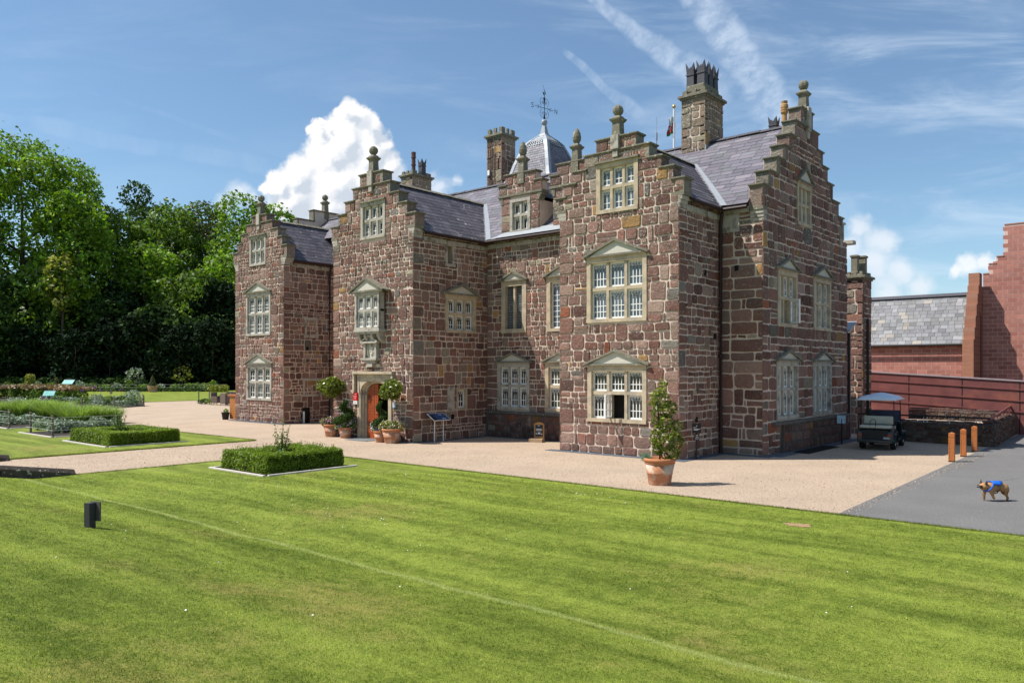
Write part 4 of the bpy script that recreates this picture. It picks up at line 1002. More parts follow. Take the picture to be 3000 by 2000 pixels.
for fr, u0, u1, z in ((fCs, 20.9, 24.55, 7.78), (fRs, 22.2, 24.55, 7.78), (fM, -22.4, -16.45, 7.86), (fLs, 23.4, 26.5, 8.1), (FY(24.602), -11.85, -10.8, 7.95)):
    m = MB(); m.fbox(fr, u0, u1, 0, .05, z + .02, z + .2); u = u0; rn = random.Random(int(u0 * 10))
    while u < u1: w_ = rn.uniform(.16, .3); m.fbox(fr, u, min(u + w_ - .02, u1), 0, .06 + .02 * rn.random(), z + .02 * rn.random(), z + .19); u += w_
    m.build('eaves_course', M['ashlar_grey'], house, bevel=.01)

# ---- dormers
def dormer(c, seed):
    fr = FY(24.5); m = MB(); rn = random.Random(seed)
    stonework(m, fr, [(8.25, 9.88, c - .98, c + .98)], [H_(c, 1.08, 8.42, 9.75)], rn, hmin=.2, hmax=.4, thick=.35)
    for i in range(len(m.c)): m.c[i] = m.c[i] if m.m and False else m.c[i]
    stonework(m, fr, [(9.98, 10.36, c - 1.12, c + 1.12), (10.36, 10.76, c - .78, c + .78)], [], rn, hmin=.18, hmax=.3, thick=.35)
    m.box(c - .98, c - .65, 24.85, 26.6, 8.3, 9.6, 1); m.box(c + .65, c + .98, 24.85, 26.9, 8.3, 9.6, 1)
    d = m.build('dormer', STW, house)
    k = MB(); k.fbox(fr, c - 1.16, c + 1.16, -.4, .08, 9.88, 9.98); [coping(None, fr, c + p_, c + q_, z_, .35, parent=d) for p_, q_, z_ in ((-1.12, -.78, 10.42), (.78, 1.12, 10.42), (-.78, .78, 10.82))]
    for s in (-1, 1):
        for q in range(3):
            a, b = sorted((c + s * .9, c + s * (1.12 - .05 * q))); k.fbox(fr, a, b, -.3, .05, 9.78 - .1 * q, 9.88 - .1 * q)
    k.build('dormer_coping', M['coping'], d, bevel=.008)
    r_ = MB()
    for s in (-1, 1): slate_plane(r_, (c + s * 1.1, 24.85, 9.7), (0, 1, 0), (-s * 1.1, 0, 1.0), 3.2, math.hypot(1.1, 1.0), rn, OLD, .22)
    r_.build('dormer_roof', M['slate_old'], d)
    window(fr, c, 8.42, 9.75, 1.08, 2, 'plain', bars=2, jamb=.14, sill=.06, head=.12, deep=.14, frame_mat=M['ashlar_grey'])
    finial(c + .05, 24.6, 10.8, 'cone')
dormer(-20.52, 1); dormer(-17.82, 2)

# ---- chimneys
def chimney(x0, x1, y0, y1, z0, z1, seed, cap=.32, crenel=True, tint=0):
    m = MB(); rn = random.Random(seed); zc = z1 - cap
    stonework(m, FY(y0), [(z0, zc, x0, x1)], [], rn, hmin=.2, hmax=.36, thick=.2); stonework(m, FX(x1), [(z0, zc, y0, y1)], [], rn, hmin=.2, hmax=.36, thick=.2)
    m.box(x0 + .01, x1 - .01, y0 + .01, y1 - .01, z0, zc, 1)
    stonework(m, lambda u, d, z: (x0 - d, u, z), [(z0, zc, y0, y1)], [], rn, hmin=.2, hmax=.36, thick=.2)
    if tint: m.c = [tuple(c_ * (1 - tint) + g_ * tint * (.7 + c_) for c_, g_ in zip(c, (.34, .30, .22))) for c in m.c]
    ch = m.build('chimney', STW, house)
    c = MB(); c.box(x0 - .14, x1 + .14, y0 - .14, y1 + .14, zc, zc + .1); c.box(x0 - .07, x1 + .07, y0 - .07, y1 + .07, zc - .07, zc); c.box(x0 + .02, x1 - .02, y0 + .02, y1 - .02, zc + .1, zc + .18)
    if crenel:
        for (a0, a1, b0, b1, ax) in ((x0, x1, y0, y0 + .1, 0), (x0, x1, y1 - .1, y1, 0), (x0, x0 + .1, y0 + .1, y1 - .1, 1), (x1 - .1, x1, y0 + .1, y1 - .1, 1)):
            L = (a1 - a0) if ax == 0 else (b1 - b0)
            for k in range(3):
                s0 = L * (k / 2.0) * .8; e0 = s0 + L * .2
                if ax == 0: c.box(a0 + s0, a0 + e0, b0, b1, zc + .1, z1)
                else: c.box(a0, a1, b0 + s0, b0 + e0, zc + .1, z1)
    c.build('chimney_cap', M['coping'], ch, bevel=.008)
    return ch
def pot(ch, x, y, z, h, r, kind):
    p = MB()
    if kind == 'horn':
        p.lathe([(r, 0), (r * .9, h * .55), (r * 1.06, h * .57), (r * 1.06, h * .61), (r * .92, h * .62), (r * .98, h * .76)], (x, y, z), sq=True)
        for sx in (-1, 1):
            for sy in (-1, 1):
                w = r * .98; b = z + h * .76; X, Y = x + sx * w, y + sy * w
                p.add([(X, Y, b - .05), (X - sx * w * .95, Y, b - .02), (X, Y - sy * w * .95, b - .02), (X + sx * r * .12, Y + sy * r * .12, z + h * (1.0 if sx * sy > 0 else .97))], [(0, 1, 3), (0, 3, 2), (1, 2, 3)])
        p.build('chimney_pot', M['slate_dark'], ch)
    else:
        p.lathe([(r * 1.1, 0), (r * .72, h * .15), (r * .66, h * .5), (r, h * .58), (r, h * .64), (r * .85, h * .65), (r, h * .67), (r, h * .73), (r * .85, h * .74), (r, h * .76), (r * .95, h * .86), (r * .7, h * .9), (r * .85, h)], (x, y, z), 14)
        p.build('chimney_pot', mat('buff_clay', (.42, .24, .10), .8, .25, 9), ch, smooth=False)
cB = chimney(-15.09, -14.11, 28.0, 29.5, 9.6, 13.78, 81, .3, tint=.7)
m = MB(); m.box(-15.0, -14.2, 28.1, 29.4, 13.7, 14.0); m.build('pot_flaunching', M['coping'], cB, bevel=.05)
for i in range(2):
    for k in range(3): pot(cB, -14.84 + i * .46, 28.32 + k * .44, 13.72, 1.22, .165, 'horn')
m = MB(); m.box(-15.2, -14.0, 27.92, 27.98, 10.93, 11.22); m.box(-14.09, -14.05, 27.95, 28.4, 10.95, 11.5); m.build('chimney_flashing', M['lead'], cB)
cA = chimney(-26.2, -25.27, 28.75, 29.75, 9.0, 14.65, 82, .42, tint=.3)
m = MB()
for u, q in ((-26.08, .03), (-25.95, .03), (-25.85, .03), (-25.68, .02)): m.tube([(u, 28.70, 14.3), (u, 28.68, 13), (u + q, 28.70, 11)], .014, 5)
m.build('aerial_cables', M['iron'], cA); m = MB(); m.box(-26.1, -25.97, 28.62, 28.7, 12.35, 12.6); m.build('junction_box', M['white'], cA)
cC = chimney(-33.3, -32.4, 29.4, 30.8, 10.5, 13.85, 83, .3, tint=.8)
m = MB(); m.lathe([(.17, 0), (.14, .1), (.11, .14), (.105, .55), (.14, .57), (.14, .62), (.11, .63), (.11, .98), (.15, 1.0), (.14, 1.04), (.12, 1.06), (.13, 1.3)], (-32.65, 29.7, 13.6), 8); m.build('chimney_pot', mat('brown_clay', (.12, .06, .05), .8, .3, 10), cC)
pot(cC, -32.55, 30.25, 13.6, 1.05, .16, 'horn')
cE = chimney(-11.85, -11.2, 28.9, 30.3, 10.0, 12.0, 84, .3, False)
pot(cE, -11.6, 28.55, 11.35, .85, .15, 'horn'); pot(cE, -11.28, 28.75, 11.75, 1.0, .14, 'round'); pot(cE, -11.0, 29.2, 11.5, .85, .15, 'horn')

# ---- slated ogee cupola with spire, ball and weather vane
cx, cy = -23.65, 30.05
prof = [(1.62, 11.3), (1.55, 11.55), (1.30, 11.95), (1.17, 12.3), (1.06, 12.7), (.90, 13.15), (.78, 13.45), (.66, 13.72), (.48, 13.92), (.30, 14.06), (.20, 14.15)]
m = MB(); lead = MB(); rn = random.Random(4)
m.lathe([(1.6, 9.5), (1.6, 11.3)], (cx, cy, 0), sq=True, col=(.1, .1, .12))
def rad(z):
    for (r0, z0), (r1, z1) in zip(prof, prof[1:]):
        if z <= z1: return r0 + (r1 - r0) * (z - z0) / (z1 - z0)
    return prof[-1][0]
z = 11.3
for sx, sy in ((0, -1), (1, 0), (0, 1), (-1, 0)):
    z = 11.3; k = 0
    while z < 14.1:
        zn = min(z + .125, 14.15); r0, r1 = rad(z) + .012, rad(zn); n = max(3, int(r0 * 2 / .24)); islead = z > 13.45
        for i in range(-1, n + 1):
            a0 = max(-r0, -r0 + 2 * r0 * (i + .5 * (k % 2)) / n); a1 = min(r0, -r0 + 2 * r0 * (i + 1 + .5 * (k % 2)) / n - .01)
            if a1 - a0 < .02: continue
            s = r1 / r0; q = rn.uniform(.8, 1.25); col = (.34 * q, .36 * q, .38 * q) if islead else tuple(c_ * q * 1.25 for c_ in rn.choice(PUR))
            def P3(a_, r_, zz): return (cx + (a_ if sx == 0 else r_ * sx), cy + (a_ if sy == 0 else r_ * sy), zz)
            m.quad(P3(a0, r0, z), P3(a1, r0, z), P3(a1 * s, r1, zn), P3(a0 * s, r1, zn), 0, col)
            m.quad(P3(a0, r0 - .03, z), P3(a1, r0 - .03, z), P3(a1, r0, z), P3(a0, r0, z), 0, tuple(c_ * .6 for c_ in col))
        z = zn; k += 1
cup = m.build('cupola', M['slate'], house)
for sx in (-1, 1):
    for sy in (-1, 1):
        for (r0, z0), (r1, z1) in zip(prof[1:], prof[2:]):
            for ax in (0, 1):
                w0, w1 = .17, .15 if r1 > .3 else .08
                if ax == 0: lead.quad((cx + sx * (r0 + .03), cy + sy * (r0 + .03), z0), (cx + sx * (r0 - w0), cy + sy * (r0 + .03), z0), (cx + sx * (r1 - w1), cy + sy * (r1 + .03), z1), (cx + sx * (r1 + .03), cy + sy * (r1 + .03), z1))
                else: lead.quad((cx + sx * (r0 + .03), cy + sy * (r0 + .03), z0), (cx + sx * (r0 + .03), cy + sy * (r0 - w0), z0), (cx + sx * (r1 + .03), cy + sy * (r1 - w1), z1), (cx + sx * (r1 + .03), cy + sy * (r1 + .03), z1))
lead.lathe([(.32, 14.02), (.24, 14.12), (.17, 14.22), (.15, 14.24), (.075, 14.66)], (cx, cy, 0), sq=True)
lead.build('lead_hips', M['lead'], cup)
m = MB()
for zz in (13.52, 13.62, 13.72):     # rows of dove holes in the leadwork
    r0 = rad(zz) + .015
    for i in range(-3, 4):
        for (sx, sy) in ((0, -1), (1, 0)):
            a_ = i * r0 * .2; x = cx + (a_ if sx == 0 else r0 * sx); y = cy + (a_ if sy == 0 else r0 * sy); m.box(x - .022, x + .022, y - .022, y + .022, zz - .012, zz + .02)
m.build('vent_holes', M['dark'], cup)
m = MB(); m.lathe([(.05, -.14), (.10, -.12), (.145, -.05), (.15, .04), (.12, .11), (.05, .15)], (cx, cy, 14.80), 14); m.build('spire_ball', M['lead'], cup, smooth=True)
m = MB(); fv = lambda a_, z_: (cx + a_ * RT[0], cy + a_ * RT[1] + 0, z_)
m.tube([fv(0, 14.9), fv(0, 16.25)], .017, 6)
ax = (.62, .785)
def vv(a_, z_): return (cx + a_ * .15, cy + a_ * .99, z_)
m.tube([vv(-.62, 15.5), vv(.62, 15.5)], .012, 5)
for s in (-1, 1):
    for zz in (-1, 1):
        m.tube([vv(0, 15.5 + zz * .42), vv(s * .12, 15.5 + zz * .47), vv(s * .25, 15.5 + zz * .42), vv(s * .29, 15.5 + zz * .28), vv(s * .22, 15.5 + zz * .12), vv(s * .25, 15.5)], .010, 5)
        m.tube([vv(s * .04, 15.5 + zz * .18), vv(s * .12, 15.5 + zz * .34), vv(s * .18, 15.5 + zz * .27), vv(s * .12, 15.5 + zz * .2), vv(s * .09, 15.5 + zz * .27)], .010, 5)
    m.tube([vv(s * .35, 15.5), vv(s * .40, 15.58), vv(s * .46, 15.55)], .010, 5); m.tube([vv(s * .35, 15.5), vv(s * .40, 15.42), vv(s * .46, 15.45)], .010, 5)
m.tube([(cx, cy, 14.95), (cx, cy, 15.2)], [.05, .03], 6); m.tube([(cx, cy, 15.75), (cx, cy, 16.0)], [.03, .05], 6)
def letter(strokes, a0):
    for st_ in strokes: m.tube([vv(a0 + p[0] * .16, 15.5 + (p[1] - .5) * .22) for p in st_], .014, 5)
letter([[(0, 0), (0, 1), (1, 0), (1, 1)]], .70); letter([[(1, .9), (.5, 1), (0, .8), (.3, .55), (.8, .45), (1, .2), (.5, 0), (0, .1)]], -.86)
m.prism([vv(-.10, 16.62), vv(.0, 16.38), vv(.12, 16.18), vv(.05, 16.22), vv(.0, 16.3), vv(-.03, 16.45)], (.012, 0, 0)); m.prism([vv(-.12, 16.30), vv(0, 16.2), vv(0, 16.08), vv(-.1, 16.2)], (.012, 0, 0))
m.build('weather_vane', M['iron'], cup)
# inner gable of the far end of the range, with its finial
m = MB(); fW = FX(-38.9); rn = random.Random(6)
for (a, b, z0, z1) in ((25.6, 31.4, 10.0, 10.9), (26.4, 30.6, 10.9, 11.5), (27.5, 29.3, 11.5, 12.15)):
    m.fbox(fW, a, b, -.4, 0, z0, z1, 1); 
wg = m.build('west_gable', STW, house); k = MB()
for (a, b, z) in ((25.6, 26.4, 10.95), (26.4, 27.5, 11.55), (27.5, 29.3, 12.2), (29.3, 30.6, 11.55)): coping(None, fW, a, b, z, .4, parent=wg)
k.fbox(fW, 27.46, 27.56, -.4, .03, 11.5, 12.1, 0); k.build('end_stone', M['coping'], wg); k = MB(); k.fbox(fW, 26.36, 26.46, -.4, .03, 10.9, 11.45, 0)
k.build('end_stone', M['coping'], wg); finial(-39.05, 28.42, 12.2, 'ball')
# back range seen past the gable: end wall, gutter stub, low chimney
m = MB(); stonework(m, FY(33.6), [(0, 4.4, -11.3, -10.55)], [], random.Random(90)); m.build('rear_wall', STW, house)
m = MB(); m.box(-11.0, -10.1, 32.86, 33.25, 7.85, 8.0); m.box(-10.95, -10.55, 33.0, 33.2, 8.0, 8.7); m.box(-11.0, -10.5, 32.95, 33.27, 8.7, 8.78); m.build('rear_eaves', M['ashlar_grey'], house, bevel=.01)
m = MB(); m.prism([(-11.3, 33.3, 4.35), (-10.35, 33.3, 4.35), (-10.35, 34.2, 4.75), (-11.3, 34.2, 4.75)], (0, 0, .06)); m.build('lead_roof', M['lead'], house)
chD = chimney(-11.2, -10.55, 35.6, 36.8, 0, 7.05, 92, .28)
for (x, y, h_) in ((-10.95, 35.9, .8), (-10.75, 36.35, .8)): pot_m = MB(); pot_m.lathe([(.15, 0), (.13, .1), (.13, h_ - .12), (.17, h_ - .08), (.17, h_ - .02), (.13, h_ - .02), (.13, h_)], (x, y, 7.0), sq=True); pot_m.build('chimney_pot', M['coping'], chD)
p = MB(); p.tube([(-10.45, 33.5, 4.3), (-10.45, 33.5, 0)], .06, 8); p.build('drainpipe', M['pipe'], house)
p = MB(); p.tube([(-10.42, 35.9, 5.0), (-10.42, 35.9, 0)], .06, 8); p.build('drainpipe', M['pipe'], house)

# ------------------------------------------------------------------ modern brick buildings on the right
def blockwall(mb, fr, u0, u1, z0, z1, rn, outline=None, bl=.44, bh=.215, cols=((.38, .165, .13), (.42, .185, .145), (.35, .145, .115), (.40, .185, .15))):
    n = int((z1 - z0) / bh)
    for k in range(n + 1):
        za, zb = z0 + k * bh, min(z0 + (k + 1) * bh, z1)
        if zb - za < .03: continue
        u = u0 - bl * (.5 if k % 2 else 0)
        while u < u1:
            a, c = max(u, u0), min(u + bl, u1); u += bl
            if c - a < .04: continue
            if outline and not outline((a + c) / 2, (za + zb) / 2): continue
            q = rn.uniform(.9, 1.1); col = tuple(v * q for v in rn.choice(cols))
            p = [fr(a + .010, .006, za + .010), fr(c - .010, .006, za + .010), fr(c - .010, .006, zb - .010), fr(a + .010, .006, zb - .010)]
            mb.quad(*p, 0, col)
M['block'] = mat('red_concrete_block', (1, 1, 1), .9, .2, 3, .3, 40, .1, usecol=True, v2=(.18, .35))
M['blockmortar'] = mat('pink_mortar', (.66, .44, .36), .95, .1)
fV = FY(45.0); fVs = FX(-7.75)
vb = thing('visitor_building', (-11, 47, 0), 'low red block building with a mottled slate roof and a stepped end wall', 'building')
m = MB(); m.fbox(fV, -15, -8.45, -.4, 0, 0, 4.15, 1); blockwall(m, fV, -15, -8.45, 0, 4.13, random.Random(1)); m.build('wall', [M['block'], M['blockmortar']], vb)
m = MB(); rn = random.Random(2)
slate_plane(m, (-15, 44.75, 4.1), (1, 0, 0), (0, 1.7, 2.6), 6.55, math.hypot(1.7, 2.6), rn, [(.165, .165, .172), (.18, .18, .184), (.15, .15, .156), (.195, .19, .19), (.27, .24, .205), (.21, .21, .22), (.20, .20, .205), (.23, .225, .23)], .235, .25, .46)
slate_plane(m, (-15, 48.15, 4.1), (1, 0, 0), (0, -1.7, 2.6), 6.55, math.hypot(1.7, 2.6), rn, [(.20, .20, .215)], .235)
rf = m.build('roof', M['slate'], vb); m = MB(); m.tube([(-15, 44.66, 4.06), (-8.45, 44.66, 4.06)], .07, 6); m.build('gutter', M['iron'], vb); m = MB(); m.prism([(-15, 46.3, 6.66), (-15, 46.45, 6.82), (-15, 46.6, 6.66)], (6.55, 0, 0)); m.build('ridge', M['slate_dark'], rf)
m = MB(); steps = [(44.6, 44.85, 4.3), (44.85, 45.1, 4.9), (45.1, 45.35, 5.5), (45.35, 45.6, 6.1), (45.6, 45.85, 6.65), (45.85, 46.1, 7.1), (46.1, 46.7, 7.75), (46.7, 47.0, 7.1), (47.0, 47.5, 6.1), (47.5, 48.3, 4.9)]
for (a, b, z) in steps: m.box(-8.45, -7.95, a, b, 0, z, 1)
for (a, b, z) in steps:
    for k in range(int(z / .215)):
        m.quad((-8.44, a - .004, k * .215 + .01), (-7.96, a - .004, k * .215 + .01), (-7.96, a - .004, k * .215 + .205), (-8.44, a - .004, k * .215 + .205), 0, (.36, .17, .11))
    blockwall(m, FX(-7.95), a, b, 0, z, random.Random(3), cols=((.22, .10, .075), (.25, .115, .085)))  # shade of the +X side face is put into these darker block colours
m.build('stepped_end_wall', [M['block'], mat('block_edge', (.36, .19, .13), .9, .2, 8)], vb)
m = MB(); m.box(-7.96, -7.935, 46.3, 46.45, 2.3, 5.6); m.build('slot_window', M['dark'], vb)
tb = thing('tall_brick_building', (0, 50, 0), 'tall plain red block building with a stepped left edge, cut by the photo edge', 'building')
fT = FY(47.0); zst = [(-7.95, -7.7, 7.75), (-7.7, -7.35, 8.25), (-7.35, -7.0, 8.6), (-7.0, 9, 10.2)]
m = MB()
for (a, b, z) in zst: m.fbox(fT, a, b, -.6 if b < 0 else -8, 0, 0, z, 1)
blockwall(m, fT, -7.95, 6, 0, 10.2, random.Random(5), lambda u, z: any(a <= u < b and z < zz - .05 for a, b, zz in zst))
m.build('wall', [M['block'], M['blockmortar']], tb)
m = MB()
for (a, b, z) in zst: m.fbox(fT, a, b + .01, -.5, .03, z, z + .05)
m.build('parapet_edge', mat('edge_course', (.38, .2, .14), .9, .2, 9), tb)
# dark red ramp wall
M['oxred'] = mat('oxblood_board', (.17, .055, .05), .5, .55, 1.6, .2, 14, .45, col2=(.21, .07, .045), c2scale=.8, c2lo=.5, c2hi=.66)
rw = thing('ramp_wall', (-7, 40, 0), 'long dark red boarded ramp wall behind the golf buggy', 'wall')
fW_ = FY(40.0); zt_ = lambda u: 2.66 - .062 * (u + 11.5)
m = MB(); m.prism([fW_(-12.5, 0, -.2), fW_(4, 0, -.2), fW_(4, 0, zt_(4)), fW_(-12.5, 0, zt_(-12.5))], (0, .15, 0)); m.build('boards', M['oxred'], rw)
for k in (.38, .86, 1.34): m = MB(); m.prism([fW_(-12.5, .045, zt_(-12.5) - k), fW_(4, .045, zt_(4) - k), fW_(4, .045, zt_(4) - k + .05), fW_(-12.5, .045, zt_(-12.5) - k + .05)], (0, .045, 0)); m.build('rail', M['oxred'], rw)
m = MB(); m.prism([fW_(-12.5, .05, zt_(-12.5)), fW_(4, .05, zt_(4)), fW_(4, .05, zt_(4) + .06), fW_(-12.5, .05, zt_(-12.5) + .06)], (0, .25, 0)); m.build('capping', mat('pale_capping', (.33, .26, .27), .5, .2, 6), rw)
m = MB()
for u in (-9.8, -7.6, -5.4, -3.2): m.fbox(fW_, u, u + .03, 0, .012, 0, zt_(u) - .02)
m.build('board_joints', M['dark'], rw)
# low dark rubble walls
def rubble(name, label, P0, P1, h, th, seed, ori=None, base=-.05):
    t = thing(name, (P0[0], P0[1], 0), label, 'wall'); a = Vector((*P0, 0)); b = Vector((*P1, 0)); U = (b - a).normalized(); L = (b - a).length; N = Vector((U.y, -U.x, 0)); rn = random.Random(seed)
    m = MB()
    for s, o in ((1, 0), (-1, -th)):
        fr = lambda u, d, z: tuple(a + U * u + N * (o + d * s) + Vector((0, 0, z)))
        stonework(m, fr, [(base, h - .05, 0, L)], [], rn, hmin=.07, hmax=.16, thick=th / 2, joint=.012, corners=False)
    for i in range(int(L / .22)):
        c = a + U * (i * .22 + .11) - N * (th * rn.random() * .7 + .05); r = rn.uniform(.09, .15); z = h - .05
        fr2 = lambda u, d, zz: (c.x + u, c.y + zz, z + d)
        stone_face(m, fr2, -r, r, -r, r, rn, .002, .05)
    for e in (0, L):
        fr = lambda u, d, z: tuple(a + U * (e + (d if e else -d)) - N * u + Vector((0, 0, z)))
        stonework(m, fr, [(base, h - .05, 0, th)], [], rn, hmin=.07, hmax=.16, thick=.02, joint=.012, corners=False)
    m.c = [tuple(v * .5 for v in c) for c in m.c]; m.build('stones', [M['stone'], M['plinth']], t); return t
rubble('rubble_wall', 'low dark rubble wall behind the golf buggy and wooden bollards', (-9.9, 33.6), (-5.2, 32.75), .82, .4, 1)
rubble('rubble_wall', 'low dark rubble wall running back beside the asphalt drive', (-5.2, 32.8), (-5.9, 47), .86, .4, 2)
rubble('rubble_wall', 'short inner rubble wall under the dark red ramp', (-9.2, 37.6), (-5.8, 37.2), 1.1, .4, 3)
m = MB(); m.box(-9.4, -5.75, 33.9, 37.1, 0, .66); tag(m.build('sunken_terrace', M['gravel']), kind='structure')
hr = thing('handrail', (-5.2, 33, 0), 'dark metal handrail along the low rubble walls', 'handrail')
m = MB(); m.tube([(-9.9, 33.3, 1.02), (-5.35, 32.95, 1.02)], .035, 6); m.build('rail', M['iron'], hr)
m = MB(); m.tube([(-5.35, 32.95, 1.0), (-6.1, 46.8, 1.4), (-6.5, 54, 1.6)], .05, 6); m.build('sloping_rail', M['oxred'], hr)
for x, y in ((-8.6, 33.25), (-7.6, 33.2), (-6.7, 33.1), (-5.8, 33.0)):
    p = MB(); p.tube([(x, y, .7), (x, y, 1.02)], .015, 5); p.tube([(x + .12, y, .7), (x + .12, y, 1.02)], .015, 5); p.build('baluster', M['white'], hr)
for k in range(9): p = MB(); y = 34 + k * 1.1; p.tube([(-5.4 - k * .06, y, .7), (-5.4 - k * .06, y, 1.02 + k * .03)], .02, 5); p.build('baluster', M['oxred'], hr)

# ------------------------------------------------------------------ bollards
def bollard(x, y, h, label):
    t = thing('bollard', (x, y, 0), label, 'bollard', 'wooden bollards between the gravel and the drive', rz=R(4))
    m = MB(); w = .082
    m.box(-w, w, -w, w, 0, h - .17); m.box(-w + .008, w - .008, -w + .008, w - .008, h - .17, h - .155); m.box(-w, w, -w, w, h - .155, h - .035)
    m.add([(-w, -w, h - .035), (w, -w, h - .035), (w, w, h - .035), (-w, w, h - .035), (0, 0, h)], [(0, 1, 4), (1, 2, 4), (2, 3, 4), (3, 0, 4)])
    o = m.build('post', M['wood_red'], None, bevel=.004); o.parent = t
    m = MB(); m.box(-.05, -.045, -w - .002, -w + .001, .1, h * .62); m.box(-w - .001, w + .001, -w - .001, w + .001, 0, .035); o = m.build('weather_crack', M['dark']); o.parent = t
bollard(-5.36, 26.81, .9, 'nearest of the three orange wooden bollards'); bollard(-5.39, 28.63, .9, 'middle of the three orange wooden bollards'); bollard(-5.44, 30.66, .88, 'farthest of the three orange wooden bollards')

# ------------------------------------------------------------------ golf buggy (local frame: +x forward, rear axle at origin)
M['cart'] = mat('dark_green_paint', (.003, .016, .019), .25, .1, 5, coat=.5); M['seat'] = mat('cream_vinyl', (.46, .44, .36), .5, .08, 8); M['tyre'] = mat('rubber', (.015, .015, .015), .8, .1); M['hub'] = mat('cream_wheel', (.6, .58, .5), .5, .05)
M['canopy'] = mat('pale_canopy', (.66, .72, .80), .5, .08, 9, .15, 30); M['windscreen'] = mat('tinted_windscreen', (.06, .07, .13), .1, .1, spec=.6)
g = thing('golf_buggy', (-8.22, 29.5, 0), 'dark green golf buggy with cream seats and a pale canopy parked by the east gable', 'golf buggy', rz=R(96))
def gp(name, m, mt, par=None, **k):
    o = m.build(name, mt, None, **k); o.parent = par or g; return o
def prof(m, pts, y0, y1): m.prism([(x, y0, z) for x, z in pts], (0, y1 - y0, 0))
m = MB(); prof(m, [(-.62, .30), (-.62, .62), (-.5, .74), (.1, .74), (.1, .62), (.55, .62), (.6, .36), (.6, .28), (-.4, .26)], -.58, .58)
prof(m, [(.6, .28), (1.35, .28), (1.35, .36), (.6, .36)], -.58, .58)
prof(m, [(1.3, .28), (2.1, .30), (2.18, .45), (2.05, .66), (1.75, .82), (1.42, .92), (1.34, .86), (1.45, .36)], -.56, .56)
body = gp('body', m, M['cart'], bevel=.03)
m = MB()
for sy in (-1, 1):
    for ox in (0, 1.7):
        m = MB(); p = [(ox + .31 * math.cos(a_), sy * .44, .24 + .33 * math.sin(a_)) for a_ in [math.pi * k / 8 for k in range(9)]] + [(ox + .25 * math.cos(a_), sy * .44, .24 + .25 * math.sin(a_)) for a_ in [math.pi * k / 8 for k in range(8, -1, -1)]]
        m.prism(p, (0, sy * .18, 0)); gp('mudguard', m, M['cart'])
def wheel(x, y):
    m = MB(); s = 1 if y > 0 else -1
    prf = [(.11, -.07), (.22, -.08), (.235, -.05), (.235, .05), (.22, .08), (.11, .07)]; vs = []; fs = []; n = 18
    for (r_, d_) in prf:
        for k in range(n): vs.append((x + r_ * math.cos(2 * math.pi * k / n), y + d_, .235 + r_ * math.sin(2 * math.pi * k / n)))
    for i in range(5):
        for k in range(n): fs.append((i * n + k, i * n + (k + 1) % n, (i + 1) * n + (k + 1) % n, (i + 1) * n + k))
    m.add(vs, fs); w_ = gp('wheel', m, M['tyre'])
    m = MB(); m.tube([(x, y - .05, .235), (x, y + s * .06, .235), (x, y + s * .075, .235)], [.125, .125, .05], 14); gp('hub', m, M['hub'], w_)
for x in (0, 1.7):
    for y in (-.5, .5): wheel(x, y)
m = MB(); m.box(.12, .62, -.5, .5, .68, .80); gp('front_seat', m, M['seat'], bevel=.04)
m = MB(); m.box(.02, .12, -.48, .48, .86, 1.16); gp('seat_back', m, M['seat'], bevel=.045)
m = MB(); m.box(-.62, -.14, -.5, .5, .76, .86); gp('rear_seat', m, M['seat'], bevel=.04)
m = MB(); m.tube([(-.6, .15, .7), (-.62, .15, 1.0), (-.62, .08, 1.07), (-.62, 0, 1.07), (-.62, -.03, 1.0), (-.6, -.03, .7)], .014, 6); gp('grab_rail', m, M['iron']); m = MB(); m.tube([(.0, -.58, .7), (.0, -.58, 1.08), (-.35, -.58, 1.02), (-.4, -.58, .72)], .014, 6); gp('grab_rail', m, M['iron']); m = MB(); m.tube([(.0, .58, .7), (.0, .58, 1.08), (-.35, .58, 1.02), (-.4, .58, .72)], .014, 6); gp('grab_rail', m, M['iron'])
m = MB(); m.tube([(.98 + .0, .25 + .17 * math.cos(a_ * .5236), 1.1 + .15 * math.sin(a_ * .5236)) for a_ in range(13)], .018, 6); m.tube([(.98, .25, 1.1), (1.35, .25, .85)], .02, 6); m.tube([(.98, .08, 1.1), (.98, .42, 1.1)], .014, 5); gp('steering_wheel', m, M['iron'])
for (xa, xb) in ((-.1, -.12), (1.42, 1.22)):
    for y in (-.53, .53): m = MB(); m.tube([(xa, y, .72), (xb, y, 1.72)], .016, 6); gp('canopy_post', m, M['iron'])
m = MB()   # canopy: shallow moulded tray with a raised ridge
nx, ny = 10, 8; vs = []
for i in range(nx + 1):
    for j in range(ny + 1):
        u, v_ = i / nx * 2 - 1, j / ny * 2 - 1; e = max(abs(u), abs(v_)); z = 1.72 + .20 * (1 - e ** 3) + .025 * math.cos(v_ * 6) * (1 - e ** 4)
        vs.append((.52 + u * 1.0, v_ * .64, z))
fs = [(i * (ny + 1) + j, i * (ny + 1) + j + 1, (i + 1) * (ny + 1) + j + 1, (i + 1) * (ny + 1) + j) for i in range(nx) for j in range(ny)]
m.add(vs, fs); o = gp('canopy', m, M['canopy'], smooth=True); sd = o.modifiers.new('thick', 'SOLIDIFY'); sd.thickness = .035
m = MB(); m.prism([(1.40, -.52, .92), (1.40, .52, .92), (1.31, .52, 1.32), (1.31, -.52, 1.32)], (.012, 0, 0)); ws = gp('windscreen', m, M['windscreen'])
m = MB(); m.box(1.36, 1.39, -.53, .53, 1.28, 1.30);  gp('screen_bar', m, M['white'], ws)
m = MB(); m.box(-.72, -.62, -.56, .56, .26, .36); gp('bumper', m, M['cart'], bevel=.02)
for y in (-.46, .46): m = MB(); m.box(-.645, -.62, y - .05, y + .05, .5, .56); gp('tail_light', m, mat('red_lens', (.4, .02, .015), .2, 0))
